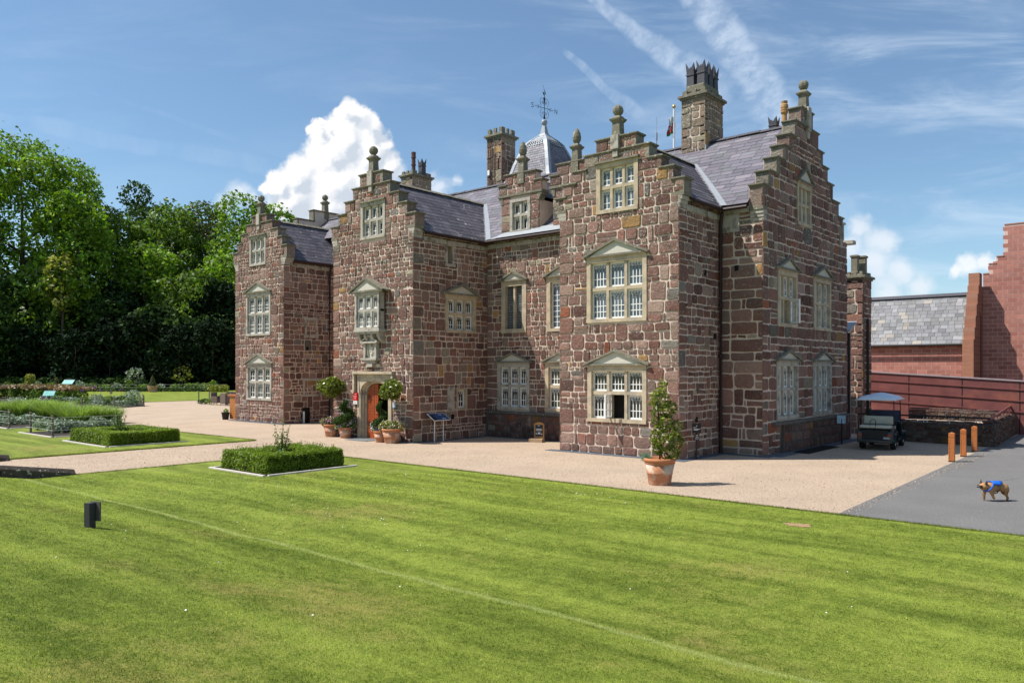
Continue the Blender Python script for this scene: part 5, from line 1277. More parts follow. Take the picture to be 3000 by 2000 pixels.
m = MB(); m.box(-.64, -.618, -.42, .42, .36, .70); gp('rear_panel', m, M['iron']); m = MB(); m.box(-.66, -.64, -.48, -.28, .40, .47); gp('number_plate', m, M['lead'])
t = thing('notice_board', (-9.75, 30.4, 0), 'small pale notice on a dark post left of the golf buggy', 'sign')
m = MB(); m.tube([(-9.75, 30.4, 0), (-9.75, 30.4, .95)], .025, 6); m.build('post', M['iron'], t); m = MB(); m.prism([(-9.90, 30.34, .78), (-9.62, 30.42, .78), (-9.62, 30.42, 1.08), (-9.90, 30.34, 1.08)], (0, .02, 0)); m.build('board', mat('blue_notice', (.45, .6, .68), .6, .5, 14), t)
t = thing('gully_grate', (-9.7, 27.6, 0), 'row of dark drain bars at the foot of the east gable', 'drain grate'); m = MB()
m.box(-10.0, -9.45, 26.2, 29.2, .0, .02)
for k in range(13): m.box(-9.98, -9.47, 26.3 + k * .22, 26.36 + k * .22, .02, .05)
m.build('bars', M['iron'], t)

# ------------------------------------------------------------------ dog (walking to the left of the photo)
dg = thing('dog', (-3.06, 19.40, 0), 'small fawn bulldog with pricked ears and a blue harness walking on the asphalt', 'dog', rz=math.atan2(-RT[1], -RT[0]) + R(8))
dg.scale = (1.2, 1.2, 1.2)
def skinmesh(name, verts, edges, parent, mt, sub=2):
    me = bpy.data.meshes.new(name); me.from_pydata([v[:3] for v in verts], edges, []); me.materials.append(mt)
    o = bpy.data.objects.new(name, me); COL.objects.link(o); o.parent = parent
    sk = o.modifiers.new('skin', 'SKIN'); sv = me.skin_vertices[0].data if me.skin_vertices else None
    if sv is None:
        bpy.context.view_layer.objects.active = o; 
        sv = me.skin_vertices[0].data
    for i, v in enumerate(verts): sv[i].radius = (v[3], v[4] if len(v) > 4 else v[3])
    sv[0].use_root = True; ss_ = o.modifiers.new('sub', 'SUBSURF'); ss_.levels = sub; ss_.render_levels = sub
    for p in me.polygons: p.use_smooth = True
    sk.use_smooth_shade = True
    return o
def fur_mat():
    m = bpy.data.materials.new('fawn_fur'); m.use_nodes = True; nt = m.node_tree; b = nt.nodes['Principled BSDF']
    tc = nt.nodes.new('ShaderNodeTexCoord'); P = tc.outputs['Object']; sp = nt.nodes.new('ShaderNodeSeparateXYZ'); lnk(nt, P, sp.inputs[0])
    x, y, z = V(nt, sp.outputs[0]), V(nt, sp.outputs[1]), V(nt, sp.outputs[2])
    c = mixc(nt, noise(nt, P, 30, 5), (.36, .17, .06), (.50, .27, .12))
    muzz = x.ss(.262, .282) * (z * -1.0 + .30).ss(.0, .03)
    c = mixc(nt, (noise(nt, P, 9, 4).ss(.48, .62) * (z * -1.0 + .27).ss(.0, .06) * .65).clamp(), c, (.07, .045, .025))
    c = mixc(nt, muzz.clamp(), c, (.035, .025, .02))
    lnk(nt, c, b.inputs['Base Color']); b.inputs['Roughness'].default_value = .7; b.inputs['Specular IOR Level'].default_value = .2
    return m
dv = [(-.17, 0, .235, .075, .085), (-.08, 0, .25, .078, .09), (.03, 0, .245, .085, .10), (.12, 0, .245, .088, .10), (.185, 0, .265, .070, .074), (.245, 0, .262, .080, .078), (.285, 0, .240, .060, .05),
      # hind legs
      (-.19, .055, .19, .048), (-.16, .06, .13, .032), (-.195, .06, .075, .020), (-.19, .06, .02, .018), (-.165, .06, .012, .018),
      (-.20, -.055, .19, .048), (-.20, -.06, .13, .032), (-.275, -.06, .095, .022), (-.31, -.06, .035, .020), (-.295, -.06, .014, .018),
      # front legs
      (.12, .065, .18, .042), (.10, .07, .11, .026), (.085, .07, .065, .020), (.055, .07, .045, .018),
      (.15, -.065, .18, .042), (.16, -.07, .10, .026), (.15, -.07, .03, .019), (.175, -.07, .014, .019),
      (-.235, 0, .27, .022), (-.25, 0, .25, .012)]
de = [(0, 1), (1, 2), (2, 3), (3, 4), (4, 5), (5, 6), (0, 7), (7, 8), (8, 9), (9, 10), (10, 11), (0, 12), (12, 13), (13, 14), (14, 15), (15, 16), (3, 17), (17, 18), (18, 19), (19, 20), (3, 21), (21, 22), (22, 23), (23, 24), (0, 25), (25, 26)]
M['fur'] = fur_mat(); skinmesh('body', dv, de, dg, M['fur'], 1)
for s in (-1, 1):
    m = MB(); bx, by, bz = .225, s * .052, .325
    m.add([(bx - .03, by - .012, bz - .015), (bx + .018, by + s * .03, bz - .02), (bx + .01, by - s * .022, bz - .012), (bx - .012, by + s * .022, bz + .062), (bx - .03, by + s * .02, bz - .02)], [(0, 2, 3), (2, 1, 3), (1, 4, 3), (4, 0, 3)])
    o = m.build('ear', mat('ear_fur', (.05, .03, .025), .8, .1)); o.parent = dg
    m = MB(); m.lathe([(.002, -.011), (.009, -.007), (.011, 0), (.009, .007), (.002, .011)], (.300, s * .040, .283), 8); o = m.build('eye', M['iron']); o.parent = dg
m = MB(); m.lathe([(.004, -.012), (.016, -.006), (.018, .004), (.006, .012)], (.336, 0, .258), 8); o = m.build('nose', M['iron']); o.parent = dg
# harness: saddle over the back, chest straps
mh = mat('blue_webbing', (.012, .12, .55), .6, .1)
m = MB(); n = 9
def ring(x, k, z0=.25, ry=.094, rz_=.108): a_ = math.pi * (k / (n - 1)); return (x, ry * math.cos(a_), z0 + rz_ * math.sin(a_) * 1.0)
xs = [.10, .04, -.03, -.10]; wide = [.55, .7, .75, .5]
vs = [];
for x, w_ in zip(xs, wide):
    for k in range(n): a_ = math.pi / 2 + (k / (n - 1) - .5) * math.pi * w_; vs.append((x, -.1 * math.cos(a_), .25 + .112 * math.sin(a_)))
m.add(vs, [(i * n + k, i * n + k + 1, (i + 1) * n + k + 1, (i + 1) * n + k) for i in range(3) for k in range(n - 1)])
o = m.build('harness', mh, smooth=True); o.parent = dg; sd = o.modifiers.new('thick', 'SOLIDIFY'); sd.thickness = .012
for s in (-1, 1):
    m = MB(); m.tube([(.09, s * .07, .32), (.13, s * .098, .27), (.175, s * .088, .215), (.2, s * .04, .19), (.2, 0, .185)], .013, 6); o = m.build('chest_strap', mh); o.parent = dg
    m = MB(); m.tube([(-.03, s * .09, .29), (.0, s * .104, .22), (.02, s * .07, .155), (.02, 0, .14)], .010, 6); o = m.build('girth_strap', M['iron']); o.parent = dg
m = MB(); A = Vector((-3.06, 19.40, .425)) + Vector((RT[0], RT[1], 0)) * .08; pts = [A + Vector((RT[0], RT[1], 0)) * k * .35 + Vector((0, 0, .045 * k + .008 * k * k)) for k in range(6)]
m.tube([tuple(p) for p in pts], .006, 5); ld = m.build('dog_lead', mat('grey_cord', (.25, .24, .22), .6, .1), org=tuple(A)); tag(ld, 'thin grey dog lead stretched from the blue harness out of the picture', 'dog lead')

# ------------------------------------------------------------------ pots and plants by the door
def ring_pot(t, x, y, r, h, plain=False):
    m = MB(); m.lathe([(r * .68, 0), (r * .70, .02), (r * .80, h * .42), (r * .83, h * .44), (r * .81, h * .46), (r * .93, h * .78)], (x, y, 0), 26); m.lathe([(r * .80, h * .76), (r * .5, h * .80)], (x, y, 0), 26)
    p = m.build('pot', M['terracotta'], t, smooth=True)
    m = MB(); m.lathe([(r * .92, h * .78), (r * .96, h * .80), (r * .97, h * .83), (r * .93, h * .85), (r, h * .87), (r * 1.03, h * .93), (r, h * .995), (r * .94, h), (r * .86, h * .97), (r * .85, h * .80)], (x, y, 0), 26); m.build('pot_rim', M['rim'], p, smooth=True)
    m = MB(); m.lathe([(r * .86, h * .86), (r * .86, h * .88), (.01, h * .92)], (x, y, 0), 16); m.build('soil', M['soil'], t)
def underplant(t, x, y, z, r, seed, fl=((.75, .35, .6), (.8, .7, .85)), n=5, leaf=None, nf=150):
    rn = random.Random(seed); bl = [((x + rn.uniform(-r, r) * .75, y + rn.uniform(-r, r) * .75, z + rn.uniform(0, .1)), r * rn.uniform(.42, .68)) for _ in range(n + 2)]
    foliage('underplanting', bl, 900, .028, leaf or M['lf_mid'], t, seed, var=.5)
    rng = np.random.default_rng(seed); P, nn = blob_points(bl, nf, rng); cols = np.array(fl)[rng.integers(0, len(fl), len(P))]
    npmesh('flowers', leaf_quads(P + nn * .03, .024, rng, 1.0, nn), 4, M['petal'], t, cols)
def standard(x, y, hc, r, potr, poth, label, seed, lean=(0, 0)):
    t = thing('potted_bay_tree', (x, y, 0), label, 'potted tree'); ring_pot(t, x, y, potr, poth)
    m = MB(); m.tube([(x - lean[0], y - lean[1], poth * .85), (x - lean[0] * .5, y - lean[1] * .5, (poth + hc) / 2), (x, y, hc)], .02, 8); m.build('stem', M['bark'], t)
    rn = random.Random(seed); bl = [((x, y, hc), r * .86)] + [((x + rn.gauss(0, r * .42), y + rn.gauss(0, r * .42), hc + max(-.3, min(.4, rn.gauss(.05, .25))) * r), r * .5) for _ in range(14)]
    foliage('crown', bl, 420, .058, M['lf_bay'], t, seed, aspect=.4, var=.4, tilt=1.2)
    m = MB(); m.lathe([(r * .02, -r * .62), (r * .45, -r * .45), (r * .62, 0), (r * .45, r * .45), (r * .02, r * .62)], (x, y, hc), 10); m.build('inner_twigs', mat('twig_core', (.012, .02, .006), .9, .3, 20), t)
    return t
t1 = standard(-27.06, 20.0, 2.06, .50, .33, .52, 'clipped round bay tree in a terracotta pot, left of the oak door', 1); underplant(t1, -27.06, 20.0, .58, .34, 11, ((.8, .15, .4), (.75, .45, .85), (.8, .6, .8)))
t2 = standard(-22.95, 19.75, 2.04, .46, .37, .55, 'clipped round bay tree in a terracotta pot, right of the oak door', 2, (-.09, .02)); underplant(t2, -23.0, 19.75, .6, .36, 12, ((.7, .75, .4), (.8, .7, .8)), 7, M['lf_gold'])
def spiral(x, y, h, r, potr, poth, label, seed, leaf, size=.035, dens=700, turns=2.2):
    t = thing('spiral_topiary', (x, y, 0), label, 'potted topiary'); ring_pot(t, x, y, potr, poth)
    m = MB(); m.tube([(x, y, poth * .85), (x, y, h * .97)], .018, 6); m.build('stem', M['bark'], t); bl = []; n = 26
    for i in range(n):
        f = i / (n - 1); a_ = f * turns * 6.283 + 2.2; k = r * (1 - .72 * f) * .62
        bl.append(((x + math.cos(a_) * k, y + math.sin(a_) * k, poth + .06 + (h - poth - .06) * f), (r * (1 - .66 * f) * .62, r * (1 - .66 * f) * .62, r * (1 - .6 * f) * .46)))
    foliage('crown', bl, dens, size, leaf, t, seed, var=.4, tilt=1.1); return t
t3 = spiral(-26.1, 20.0, 1.48, .44, .30, .44, 'dark spiral topiary in a terracotta pot, left of the oak door', 3, M['lf_dark'], turns=1.6); underplant(t3, -26.1, 20.0, .5, .32, 13, ((.6, .45, .8), (.85, .8, .85)))
t4 = spiral(-23.56, 19.72, 1.55, .33, .28, .44, 'dark spiral topiary in a terracotta pot, right of the oak door', 4, M['lf_dark'], turns=1.6); underplant(t4, -23.58, 19.72, .52, .32, 14, ((.75, .5, .65), (.85, .8, .9)), 6, M['lf_silver'])
# the big pot on the court
t5 = thing('potted_bay_shrub', (-9.72, 16.9, 0), 'tall irregular glossy bay shrub in a large terracotta pot on the gravel court', 'potted tree'); ring_pot(t5, -9.72, 16.9, .385, .65)
m = MB(); m.tube([(-9.72, 16.9, .55), (-9.70, 16.88, 1.2), (-9.78, 16.92, 1.8), (-9.85, 16.95, 2.4)], [.03, .025, .018, .006], 6); m.build('stem', M['bark'], t5); bl = []; rn = random.Random(5)
for (zx, zy, r_) in ((330, 900, .30), (400, 770, .22), (270, 850, .20), (450, 680, .14), (300, 640, .22), (220, 600, .17), (250, 500, .20), (350, 480, .19), (400, 430, .13), (230, 330, .20), (320, 360, .15), (180, 280, .12), (260, 220, .12), (270, 130, .09), (262, 80, .06), (330, 1020, .24), (400, 1050, .15), (250, 980, .15), (450, 900, .15), (300, 760, .20), (130, 380, .07), (480, 820, .10)):
    q = (zx / 4.61 + 1870 - 1922) * .0083; bl.append(((-9.72 + RT[0] * q + rn.gauss(0, .03), 16.9 + RT[1] * q + rn.gauss(0, .05), 2.8 - (18 + zy / 4.61) * .0083), r_ * 1.05))
foliage('crown', bl, 330, .062, M['lf_bay'], t5, 5, aspect=.36, var=.5, tilt=1.4, shell=.6)
rng = np.random.default_rng(9); N = 170; P = np.array([-9.98, 16.72, .58]) + rng.normal(size=(N, 3)) * np.array([.05, .05, .02]); Q = P + rng.normal(size=(N, 3)) * np.array([.06, .06, .04]) + np.array([-.03, 0, .2])
npmesh('tufted_grass', np.stack([P - [.004, .004, 0], P + [.004, -.004, 0], Q], 1).reshape(-1, 3), 3, leaf_mat('blue_tuft', (.09, .19, .11), (.14, .25, .15)), t5)

# ------------------------------------------------------------------ signs and small things at the house
def tlines(m, fr, rows, d=.004, mt=0):
    for (u0, u1, z0, z1) in rows:
        rn = random.Random(int(u0 * 991 + z0 * 77)); u = u0
        while u < u1 - .004:
            w_ = rn.uniform(.008, .018) * (z1 - z0) / .02; m.fbox(fr, u, min(u + w_, u1), 0, d, z0, z1, mt); u += w_ * 1.35
t = thing('direction_sign', (-11.55, 22.35, 0), 'black direction sign with white lettering on a post against the right wing side wall', 'sign')
def fSg(u, d, z):
    a_ = R(48); return (-11.55 + math.cos(a_) * u + math.sin(a_) * d, 22.35 + math.sin(a_) * u - math.cos(a_) * d, z)
m = MB(); m.fbox(fSg, -.02, .02, -.045, -.01, 0, 1.1); m.build('post', M['iron'], t)
m = MB(); m.fbox(fSg, -.14, .14, -.01, .005, .82, 1.12); o = m.build('upper_panel', M['iron'], t); m = MB(); q = lambda u, d, z: fSg(u, d + .005, z)
tlines(m, q, [(-.09, .0, .985, 1.0), (-.09, .12, .935, .952), (-.09, .05, .905, .922)]); m.fbox(q, -.115, -.108, 0, .003, .98, 1.01); m.fbox(q, -.115, -.108, 0, .003, .92, .95); m.fbox(q, -.012, .012, 0, .003, 1.03, 1.036); m.prism([q(-.01, .001, 1.04), q(.01, .001, 1.04), q(0, .001, 1.075)], tuple(np.array(q(0, .003, 0)) - np.array(q(0, 0, 0)))); m.build('lettering', M['white'], o)
m = MB(); m.fbox(fSg, -.075, .085, -.01, .005, .60, .79); o = m.build('lower_panel', M['iron'], t); m = MB(); tlines(m, q, [(-.03, .05, .74, .755), (-.035, .055, .69, .705), (-.055, .07, .64, .655)]); m.build('lettering', M['white'], o)
t = thing('information_lectern', (-22.0, 21.4, 0), 'slanted information board on two white legs before the porch side wall', 'sign')
m = MB(); m.tube([(-22.05, 21.15, 0), (-22.05, 21.15, .86)], .022, 6); m.build('leg', M['white'], t); m = MB(); m.tube([(-22.05, 21.62, 0), (-22.05, 21.62, .9)], .022, 6); m.build('leg', M['white'], t)
def pan(u, d, z): return (-21.88 - z * .82 + d * .5, 20.98 + u * .82 / .82, .84 + z * .5 + d * .85)
m = MB(); m.fbox(pan, 0, .86, -.02, .0, 0, .48); o = m.build('panel', mat('blue_black_print', (.01, .016, .032), .3, .5, 3, col2=(.03, .10, .24), c2scale=2.2, c2lo=.5, c2hi=.6), t)
m = MB(); m.fbox(pan, -.015, .875, -.02, .006, -.015, .0); m.fbox(pan, -.015, .875, -.02, .006, .48, .495); m.fbox(pan, -.015, 0, -.02, .006, 0, .48); m.fbox(pan, .86, .875, -.02, .006, 0, .48); m.build('panel_frame', M['white'], o)
m = MB(); tlines(m, lambda u, d, z: pan(u, d + .001, z), [(.5, .68, .36, .40), (.5, .70, .07, .12)]); m.build('lettering', M['white'], o)
t = thing('menu_board', (-18.9, 23.7, 0), 'round-topped orange wooden board with a dark blue poster on a low wooden stand', 'sign')
def fMb(u, d, z):
    a_ = R(20); return (-18.95 + math.cos(a_) * u + math.sin(a_) * d, 23.75 + math.sin(a_) * u - math.cos(a_) * d, z)
m = MB(); m.prism([fMb(u, 0, z) for u, z in ((-.2, .13), (.2, .13), (.2, .68), (.14, .74), (0, .77), (-.14, .74), (-.2, .68))], tuple(np.array(fMb(0, -.06, 0)) - np.array(fMb(0, 0, 0)))); m.build('board', mat('golden_oak', (.42, .21, .07), .6, .3, 12), t, bevel=.004)
m = MB(); m.fbox(fMb, -.35, .2, -.12, .24, 0, .14); m.build('stand', mat('pale_sleeper', (.40, .28, .17), .8, .3, 10), t, bevel=.01)
m = MB(); m.fbox(fMb, -.15, .15, 0, .012, .22, .66); o = m.build('poster', mat('navy_poster', (.012, .03, .055), .5, .3, 12), t); m = MB(); tlines(m, lambda u, d, z: fMb(u, d + .012, z), [(-.11, .12, .49, .515), (-.13, .13, .45, .475), (-.05, .03, .62, .64), (-.1, .1, .40, .41), (-.04, .05, .3, .37), (-.13, -.07, .30, .34), (.08, .13, .29, .33)]); m.build('lettering', M['white'], o)
t = thing('wall_plaque', (-25.95, 20.35, 1.3), 'red and white plaque beside the left jamb of the oak door', 'sign')
fP = FY(20.30); m = MB(); m.fbox(fP, -25.98, -25.74, -.06, .0, 1.52, 1.86); m.build('red_panel', mat('signal_red', (.62, .012, .015), .5, .05), t)
m = MB(); m.fbox(fP, -25.98, -25.74, -.06, .0, 1.38, 1.515); o = m.build('white_panel', M['white'], t); m = MB(); m.fbox(fP, -25.88, -25.84, 0, .004, 1.42, 1.47); m.build('emblem', M['iron'], o)
m = MB()
for (u, z) in ((-25.93, 1.70), (-25.86, 1.70), (-25.79, 1.70), (-25.90, 1.62), (-25.83, 1.62)):
    m.prism([fP(u + .024 * (1 if k % 2 == 0 else .42) * math.cos(1.5708 + k * .6283), .004, z + .024 * (1 if k % 2 == 0 else .42) * math.sin(1.5708 + k * .6283)) for k in range(10)], (0, .004, 0))
tlines(m, fP, [(-25.92, -25.80, 1.78, 1.81)]); m.build('stars', M['white'], t)
t = thing('wall_notice', (-23.55, 20.33, 1.3), 'small pale notice on the wall right of the oak door', 'sign'); m = MB(); m.fbox(FY(20.33), -23.62, -23.42, -.03, 0, 1.30, 1.5); m.build('sheet', mat('pale_blue_card', (.6, .68, .78), .7, .1), t)
t = thing('white_post', (-34.85, 24.0, 0), 'short white marker post at the foot of the left wing side wall', 'post'); m = MB(); m.box(-34.87, -34.80, 23.98, 24.05, 0, .62); m.build('post', M['white'], t)
# orange cabinet, black planter
t = thing('timber_cabinet', (-40.3, 23.4, 0), 'orange timber cabinet standing at the left corner of the house', 'cabinet')
m = MB(); m.box(-40.75, -39.72, 23.2, 23.75, .04, 1.32); o = m.build('carcass', mat('orange_cabinet', (.45, .17, .045), .5, .25, 12, .1, 30), t, bevel=.01); m = MB(); m.box(-40.85, -39.7, 23.12, 23.8, 1.32, 1.40); m.build('top', M['wood_red'], t, bevel=.01)
m = MB()
for k in range(1, 12): m.box(-40.755, -39.715, 23.194, 23.2, .04 + k * .107, .048 + k * .107)
m.build('slat_lines', M['soil'], o)
t = thing('black_planter', (-40.75, 22.95, 0), 'black tapered planter with a green tuft beside the timber cabinet', 'planter'); m = MB(); m.lathe([(.16, 0), (.22, .38), (.235, .38), (.235, .41), (.2, .41), (.19, .36)], (-40.75, 22.95, 0), 14); m.build('tub', M['iron'], t)
foliage('tuft', [((-40.7, 22.95, .47), .13)], 900, .05, M['lf_bright'], t, 3, aspect=.25)

# marker light on the bank
zL = .17 * (7.2 - 4.83)
t = thing('garden_light', (-12.47, 4.83, zL), 'short dark square garden light post with a side panel on the near lawn', 'garden light', rz=R(18))
m = MB(); m.box(-.055, .055, -.055, .055, -.1, .40); o = m.build('post', mat('dark_stained_timber', (.045, .043, .045), .6, .35, 12, .2, 30)); o.parent = t
m = MB(); m.box(-.055, .13, .06, .085, .12, .41); o = m.build('side_panel', mat('grey_stained_timber', (.10, .09, .085), .6, .35, 12, .2, 30)); o.parent = t

# ------------------------------------------------------------------ the wood
G1 = 'trees of the wood behind the garden'
B_, D_, MID, BR, YW = M['lf_bright'], M['lf_dark'], M['lf_mid'], M['lf_brown'], M['lf_yew']
for (lab, px, t, top, half, lf, seed, kw) in [
    ('tallest bright green broadleaf tree at the left edge of the photo', 60, 117, 385, 235, B_, 1, dict(nb=36)),
    ('bright tree cut by the left edge of the photo', -190, 118, 430, 190, B_, 2, dict()),
    ('bright rounded tree on the right shoulder of the tallest tree', 225, 112, 560, 125, B_, 3, dict()),
    ('isolated dark round treetop rising behind the wood', 398, 140, 528, 74, D_, 4, dict(nb=16, flat=.8)),
    ('mid green tree just right of the tallest tree', 335, 123, 610, 115, MID, 5, dict()),
    ('mid green tree in the middle of the wood skyline', 500, 127, 585, 112, MID, 6, dict()),
    ('deep green tree filling the skyline right of the isolated dark treetop', 455, 134, 590, 90, D_, 21, dict()),
    ('mid green tree filling the skyline behind the sparse olive tree', 585, 136, 585, 95, MID, 22, dict()),
    ('deep green tree behind the right shoulder of the tallest tree', 290, 130, 585, 90, D_, 23, dict()),
    ('sparse olive tree on the skyline left of the house', 605, 131, 588, 85, BR, 7, dict(dens=4)),
    ('bright open-crowned tree behind the left wing', 700, 126, 560, 110, B_, 8, dict(dens=6)),
    ('bright tree showing over the slate roof of the left wing', 800, 130, 590, 100, B_, 9, dict(dens=6)),
    ('bright green tree standing lower, touching the left wing', 655, 118, 730, 100, B_, 10, dict()),
    ('mid green tree below the olive tree', 560, 115, 790, 110, MID, 11, dict()),
    ('bright green tree in the middle of the wood', 420, 118, 700, 115, B_, 12, dict()),
    ('deep green tree below the bright middle tree', 340, 112, 840, 110, D_, 13, dict()),
    ('mid green tree under the tallest tree', 130, 111, 760, 130, MID, 14, dict()),
    ('small pale green tree before the dark trunks', 178, 107, 735, 48, M['lf_gold'], 15, dict(dens=4, size=.3, nb=16, low=.55)),
    ('deep green tree low at the left edge', -30, 108, 800, 130, D_, 16, dict()),
    ('deep green tree low in the middle', 470, 110, 880, 110, D_, 17, dict()),
    ('dark tree low beside the left wing', 640, 112, 900, 110, D_, 18, dict())]:
    tree(lab, px, t, top, half, 0, lf, seed, **kw)
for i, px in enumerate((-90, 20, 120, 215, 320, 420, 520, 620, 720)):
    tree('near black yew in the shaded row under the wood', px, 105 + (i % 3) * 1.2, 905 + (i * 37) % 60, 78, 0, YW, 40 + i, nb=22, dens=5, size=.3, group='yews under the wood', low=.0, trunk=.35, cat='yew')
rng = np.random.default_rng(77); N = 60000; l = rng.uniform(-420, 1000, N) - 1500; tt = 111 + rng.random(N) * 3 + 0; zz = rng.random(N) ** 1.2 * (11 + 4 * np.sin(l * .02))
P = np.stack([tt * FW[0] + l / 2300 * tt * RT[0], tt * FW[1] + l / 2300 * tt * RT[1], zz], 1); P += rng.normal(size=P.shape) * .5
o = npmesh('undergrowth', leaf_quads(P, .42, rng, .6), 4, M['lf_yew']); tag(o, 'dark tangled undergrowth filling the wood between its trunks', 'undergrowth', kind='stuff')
mb = MB(); vs = []; fs = []; nx_ = 40
for i in range(nx_ + 1):
    px = -1500 + i * 85
    for (t_, z_) in ((126, -.5), (150, 9), (190, 22), (260, 27), (420, 20)): vs.append((*at(px, t_), z_ * (1 if px < 750 else max(0, 1 - (px - 750) / 500.0)) - .4))
for i in range(nx_):
    for j in range(4): a_ = i * 5 + j; fs.append((a_, a_ + 1, a_ + 6, a_ + 5))
mb.add(vs, fs); tag(mb.build('hillside', mat('wooded_hillside', (.014, .026, .008), .95, .5, .25)), kind='structure')
# clipped and flowering border behind the far lawn
def bush(name, label, px, t, r, h, leaf, seed, size=.1, dens=60, group=None, cat='shrub', n=7, aspect=.5, flowers=None, fcol=None, tilt=.9, z0=0):
    x, y = at(px, t); rn = random.Random(seed); b = thing(name, (x, y, z0), label, cat, group)
    bl = [((x, y, z0 + h * .45), (r * .75, r * .75, h * .45))] + [((x + rn.uniform(-r, r) * .6, y + rn.uniform(-r, r) * .6, z0 + h * rn.uniform(.35, .78)), (r * .42, r * .42, h * .26)) for _ in range(n)]
    foliage('leaves', bl, dens, size, leaf, b, seed, aspect=aspect, tilt=tilt)
    if flowers:
        rng = np.random.default_rng(seed); P = np.array([x, y, z0 + h * .95]) + rng.normal(size=(flowers, 3)) * np.array([r * .5, r * .5, h * .07]); c = np.array(fcol)[rng.integers(0, len(fcol), flowers)]
        npmesh('flowers', leaf_quads(P, size * 1.2, rng, 1.0), 4, M['petal'], b, c)
    return b
def hedge_strip(name, label, x0, y0, x1, y1, h, w, leaf, seed, size=.12, dens=30, top=None, kind=None):
    L = math.hypot(x1 - x0, y1 - y0); t = thing(name, (x0, y0, 0), label, 'hedge'); n = int(L / (w * .8)); rn = random.Random(seed)
    bl = [((x0 + (x1 - x0) * (i + .5) / n, y0 + (y1 - y0) * (i + .5) / n, h * .5), (w * .75, w * .75, h * rn.uniform(.46, .56))) for i in range(n)]
    foliage('leaves', bl, dens, size, leaf, t, seed)
    return t
a, b = at(-60, 103), at(425, 103); hedge_strip('boundary_hedge', 'dark ivy-green boundary hedge running under the wood', *a, *b, 1.75, 1.0, D_, 1, .2, 14)
a, b = at(-60, 99.5), at(640, 98.5); hedge_strip('low_hedge', 'low dark clipped hedge along the netting fence', *a, *b, .50, .5, D_, 2, .12, 40)
nf = thing('net_fence', (*at(300, 99), 0), 'low wire netting fence on round posts along the far lawn', 'fence')
for px in (78, 141, 205, 270, 336, 400, 461, 516, 569, 616, 660):
    x, y = at(px, 98.6); m = MB(); m.tube([(x, y, 0), (x, y, .98)], .055, 6); m.build('post', M['wood_grey'], nf)
m = MB(); a, b = at(0, 98.6), at(660, 98.6)
for z in (.25, .55, .9): m.tube([(*a, z), (*b, z)], .008, 4)
m.build('wire', mat('galvanised_wire', (.3, .32, .3), .5, .1), nf)
rn = random.Random(12)
for i in range(16):
    px = 30 + i * 40 + rn.uniform(-8, 8)
    bush('border_plant', 'loose green border plant behind the netting fence', px, 101 + rn.uniform(-.6, .8), .9, rn.uniform(.9, 1.5), [MID, B_, M['lf_silver']][i % 3] if px < 560 else MID, 200 + i, .11, 26, 'border plants behind the netting fence', n=6)
for px, lab in ((625, 'left yellow-flowered clump behind the wicker chairs'), (655, 'right yellow-flowered clump behind the wicker chairs')): bush('yellow_shrub', lab, px, 97, .9, .95, M['lf_gold'], px, .1, 60, n=7)
for px, seed, lab in ((397, 1, 'pale green young tree behind the netting fence'), (532, 2, 'yellow-green young tree behind the netting fence, nearer the house')):
    tree(lab, px, 102.5, 1074 if seed == 1 else 1068, 32, 0, [M['lf_silver'], M['lf_gold']][seed - 1], 60 + seed, dens=5, size=.16, group='young trees behind the fence', nb=12, trunk=1.0, low=.25, gaps=3)
# potted cone, topiary, signs
x, y = at(447, 97); t = thing('cone_topiary', (x, y, 0), 'clipped golden cone in a tall terracotta pot on the far lawn', 'potted topiary')
m = MB(); m.lathe([(.42, 0), (.52, .35), (.62, .68), (.66, .68), (.66, .76), (.5, .76)], (x, y, 0), 16); m.build('pot', M['terracotta'], t)
foliage('crown', [((x, y, .95 + k * .16), (.46 - k * .062, .46 - k * .062, .2)) for k in range(7)], 260, .06, M['lf_brown'], t, 4)
x, y = at(88, 84); t = thing('golden_column', (x, y, 0), 'golden clipped yew column at the back of the flower beds', 'topiary'); foliage('crown', [((x, y, .3 + k * .34), (.46, .46, .34)) for k in range(6)], 120, .09, M['lf_gold'], t, 5)
x, y = at(165, 86); t = thing('dark_cone', (x, y, 0), 'dark clipped cone right of the golden column', 'topiary'); foliage('crown', [((x, y, .3 + k * .28), (.5 - k * .06, .5 - k * .06, .3)) for k in range(6)], 120, .08, M['lf_brown'], t, 6)
M['turq'] = mat('turquoise_print', (.13, .42, .37), .5, .15, 12)
def garden_sign(px, t_, z, w, h, rz, label):
    x, y = at(px, t_); t = thing('garden_sign', (x, y, 0), label, 'sign', 'turquoise garden signs'); c_, s_ = math.cos(rz), math.sin(rz)
    m = MB(); m.box(x - .07, x + .07, y - .07, y + .07, 0, z - .1); m.build('post', M['wood_grey'], t)
    f = lambda u, d, v: (x + c_ * u + s_ * v * .75, y + s_ * u - c_ * v * .75, z - v * .6 + d)
    m = MB(); m.fbox(f, -w / 2, w / 2, -.03, 0, -h / 2, h / 2); o = m.build('panel', M['turq'], t)
    m = MB(); tlines(m, f, [(-w * .3, -w * .05, -h * .12, -h * .08), (.02, w * .3, h * .2, h * .25), (-w * .35, -.1, h * .12, h * .16)], .006); m.fbox(f, -w / 2, w / 2, 0, .008, -h / 2, -h * .4); m.build('print', mat('navy_print', (.03, .05, .12), .5, 0), o)
garden_sign(144, 60, 1.0, .78, .62, R(52), 'turquoise garden sign among the tall grasses, nearer and lower'); garden_sign(200, 80, 1.55, 1.1, .7, R(38), 'turquoise garden sign farther back, above the rust-topped plants')
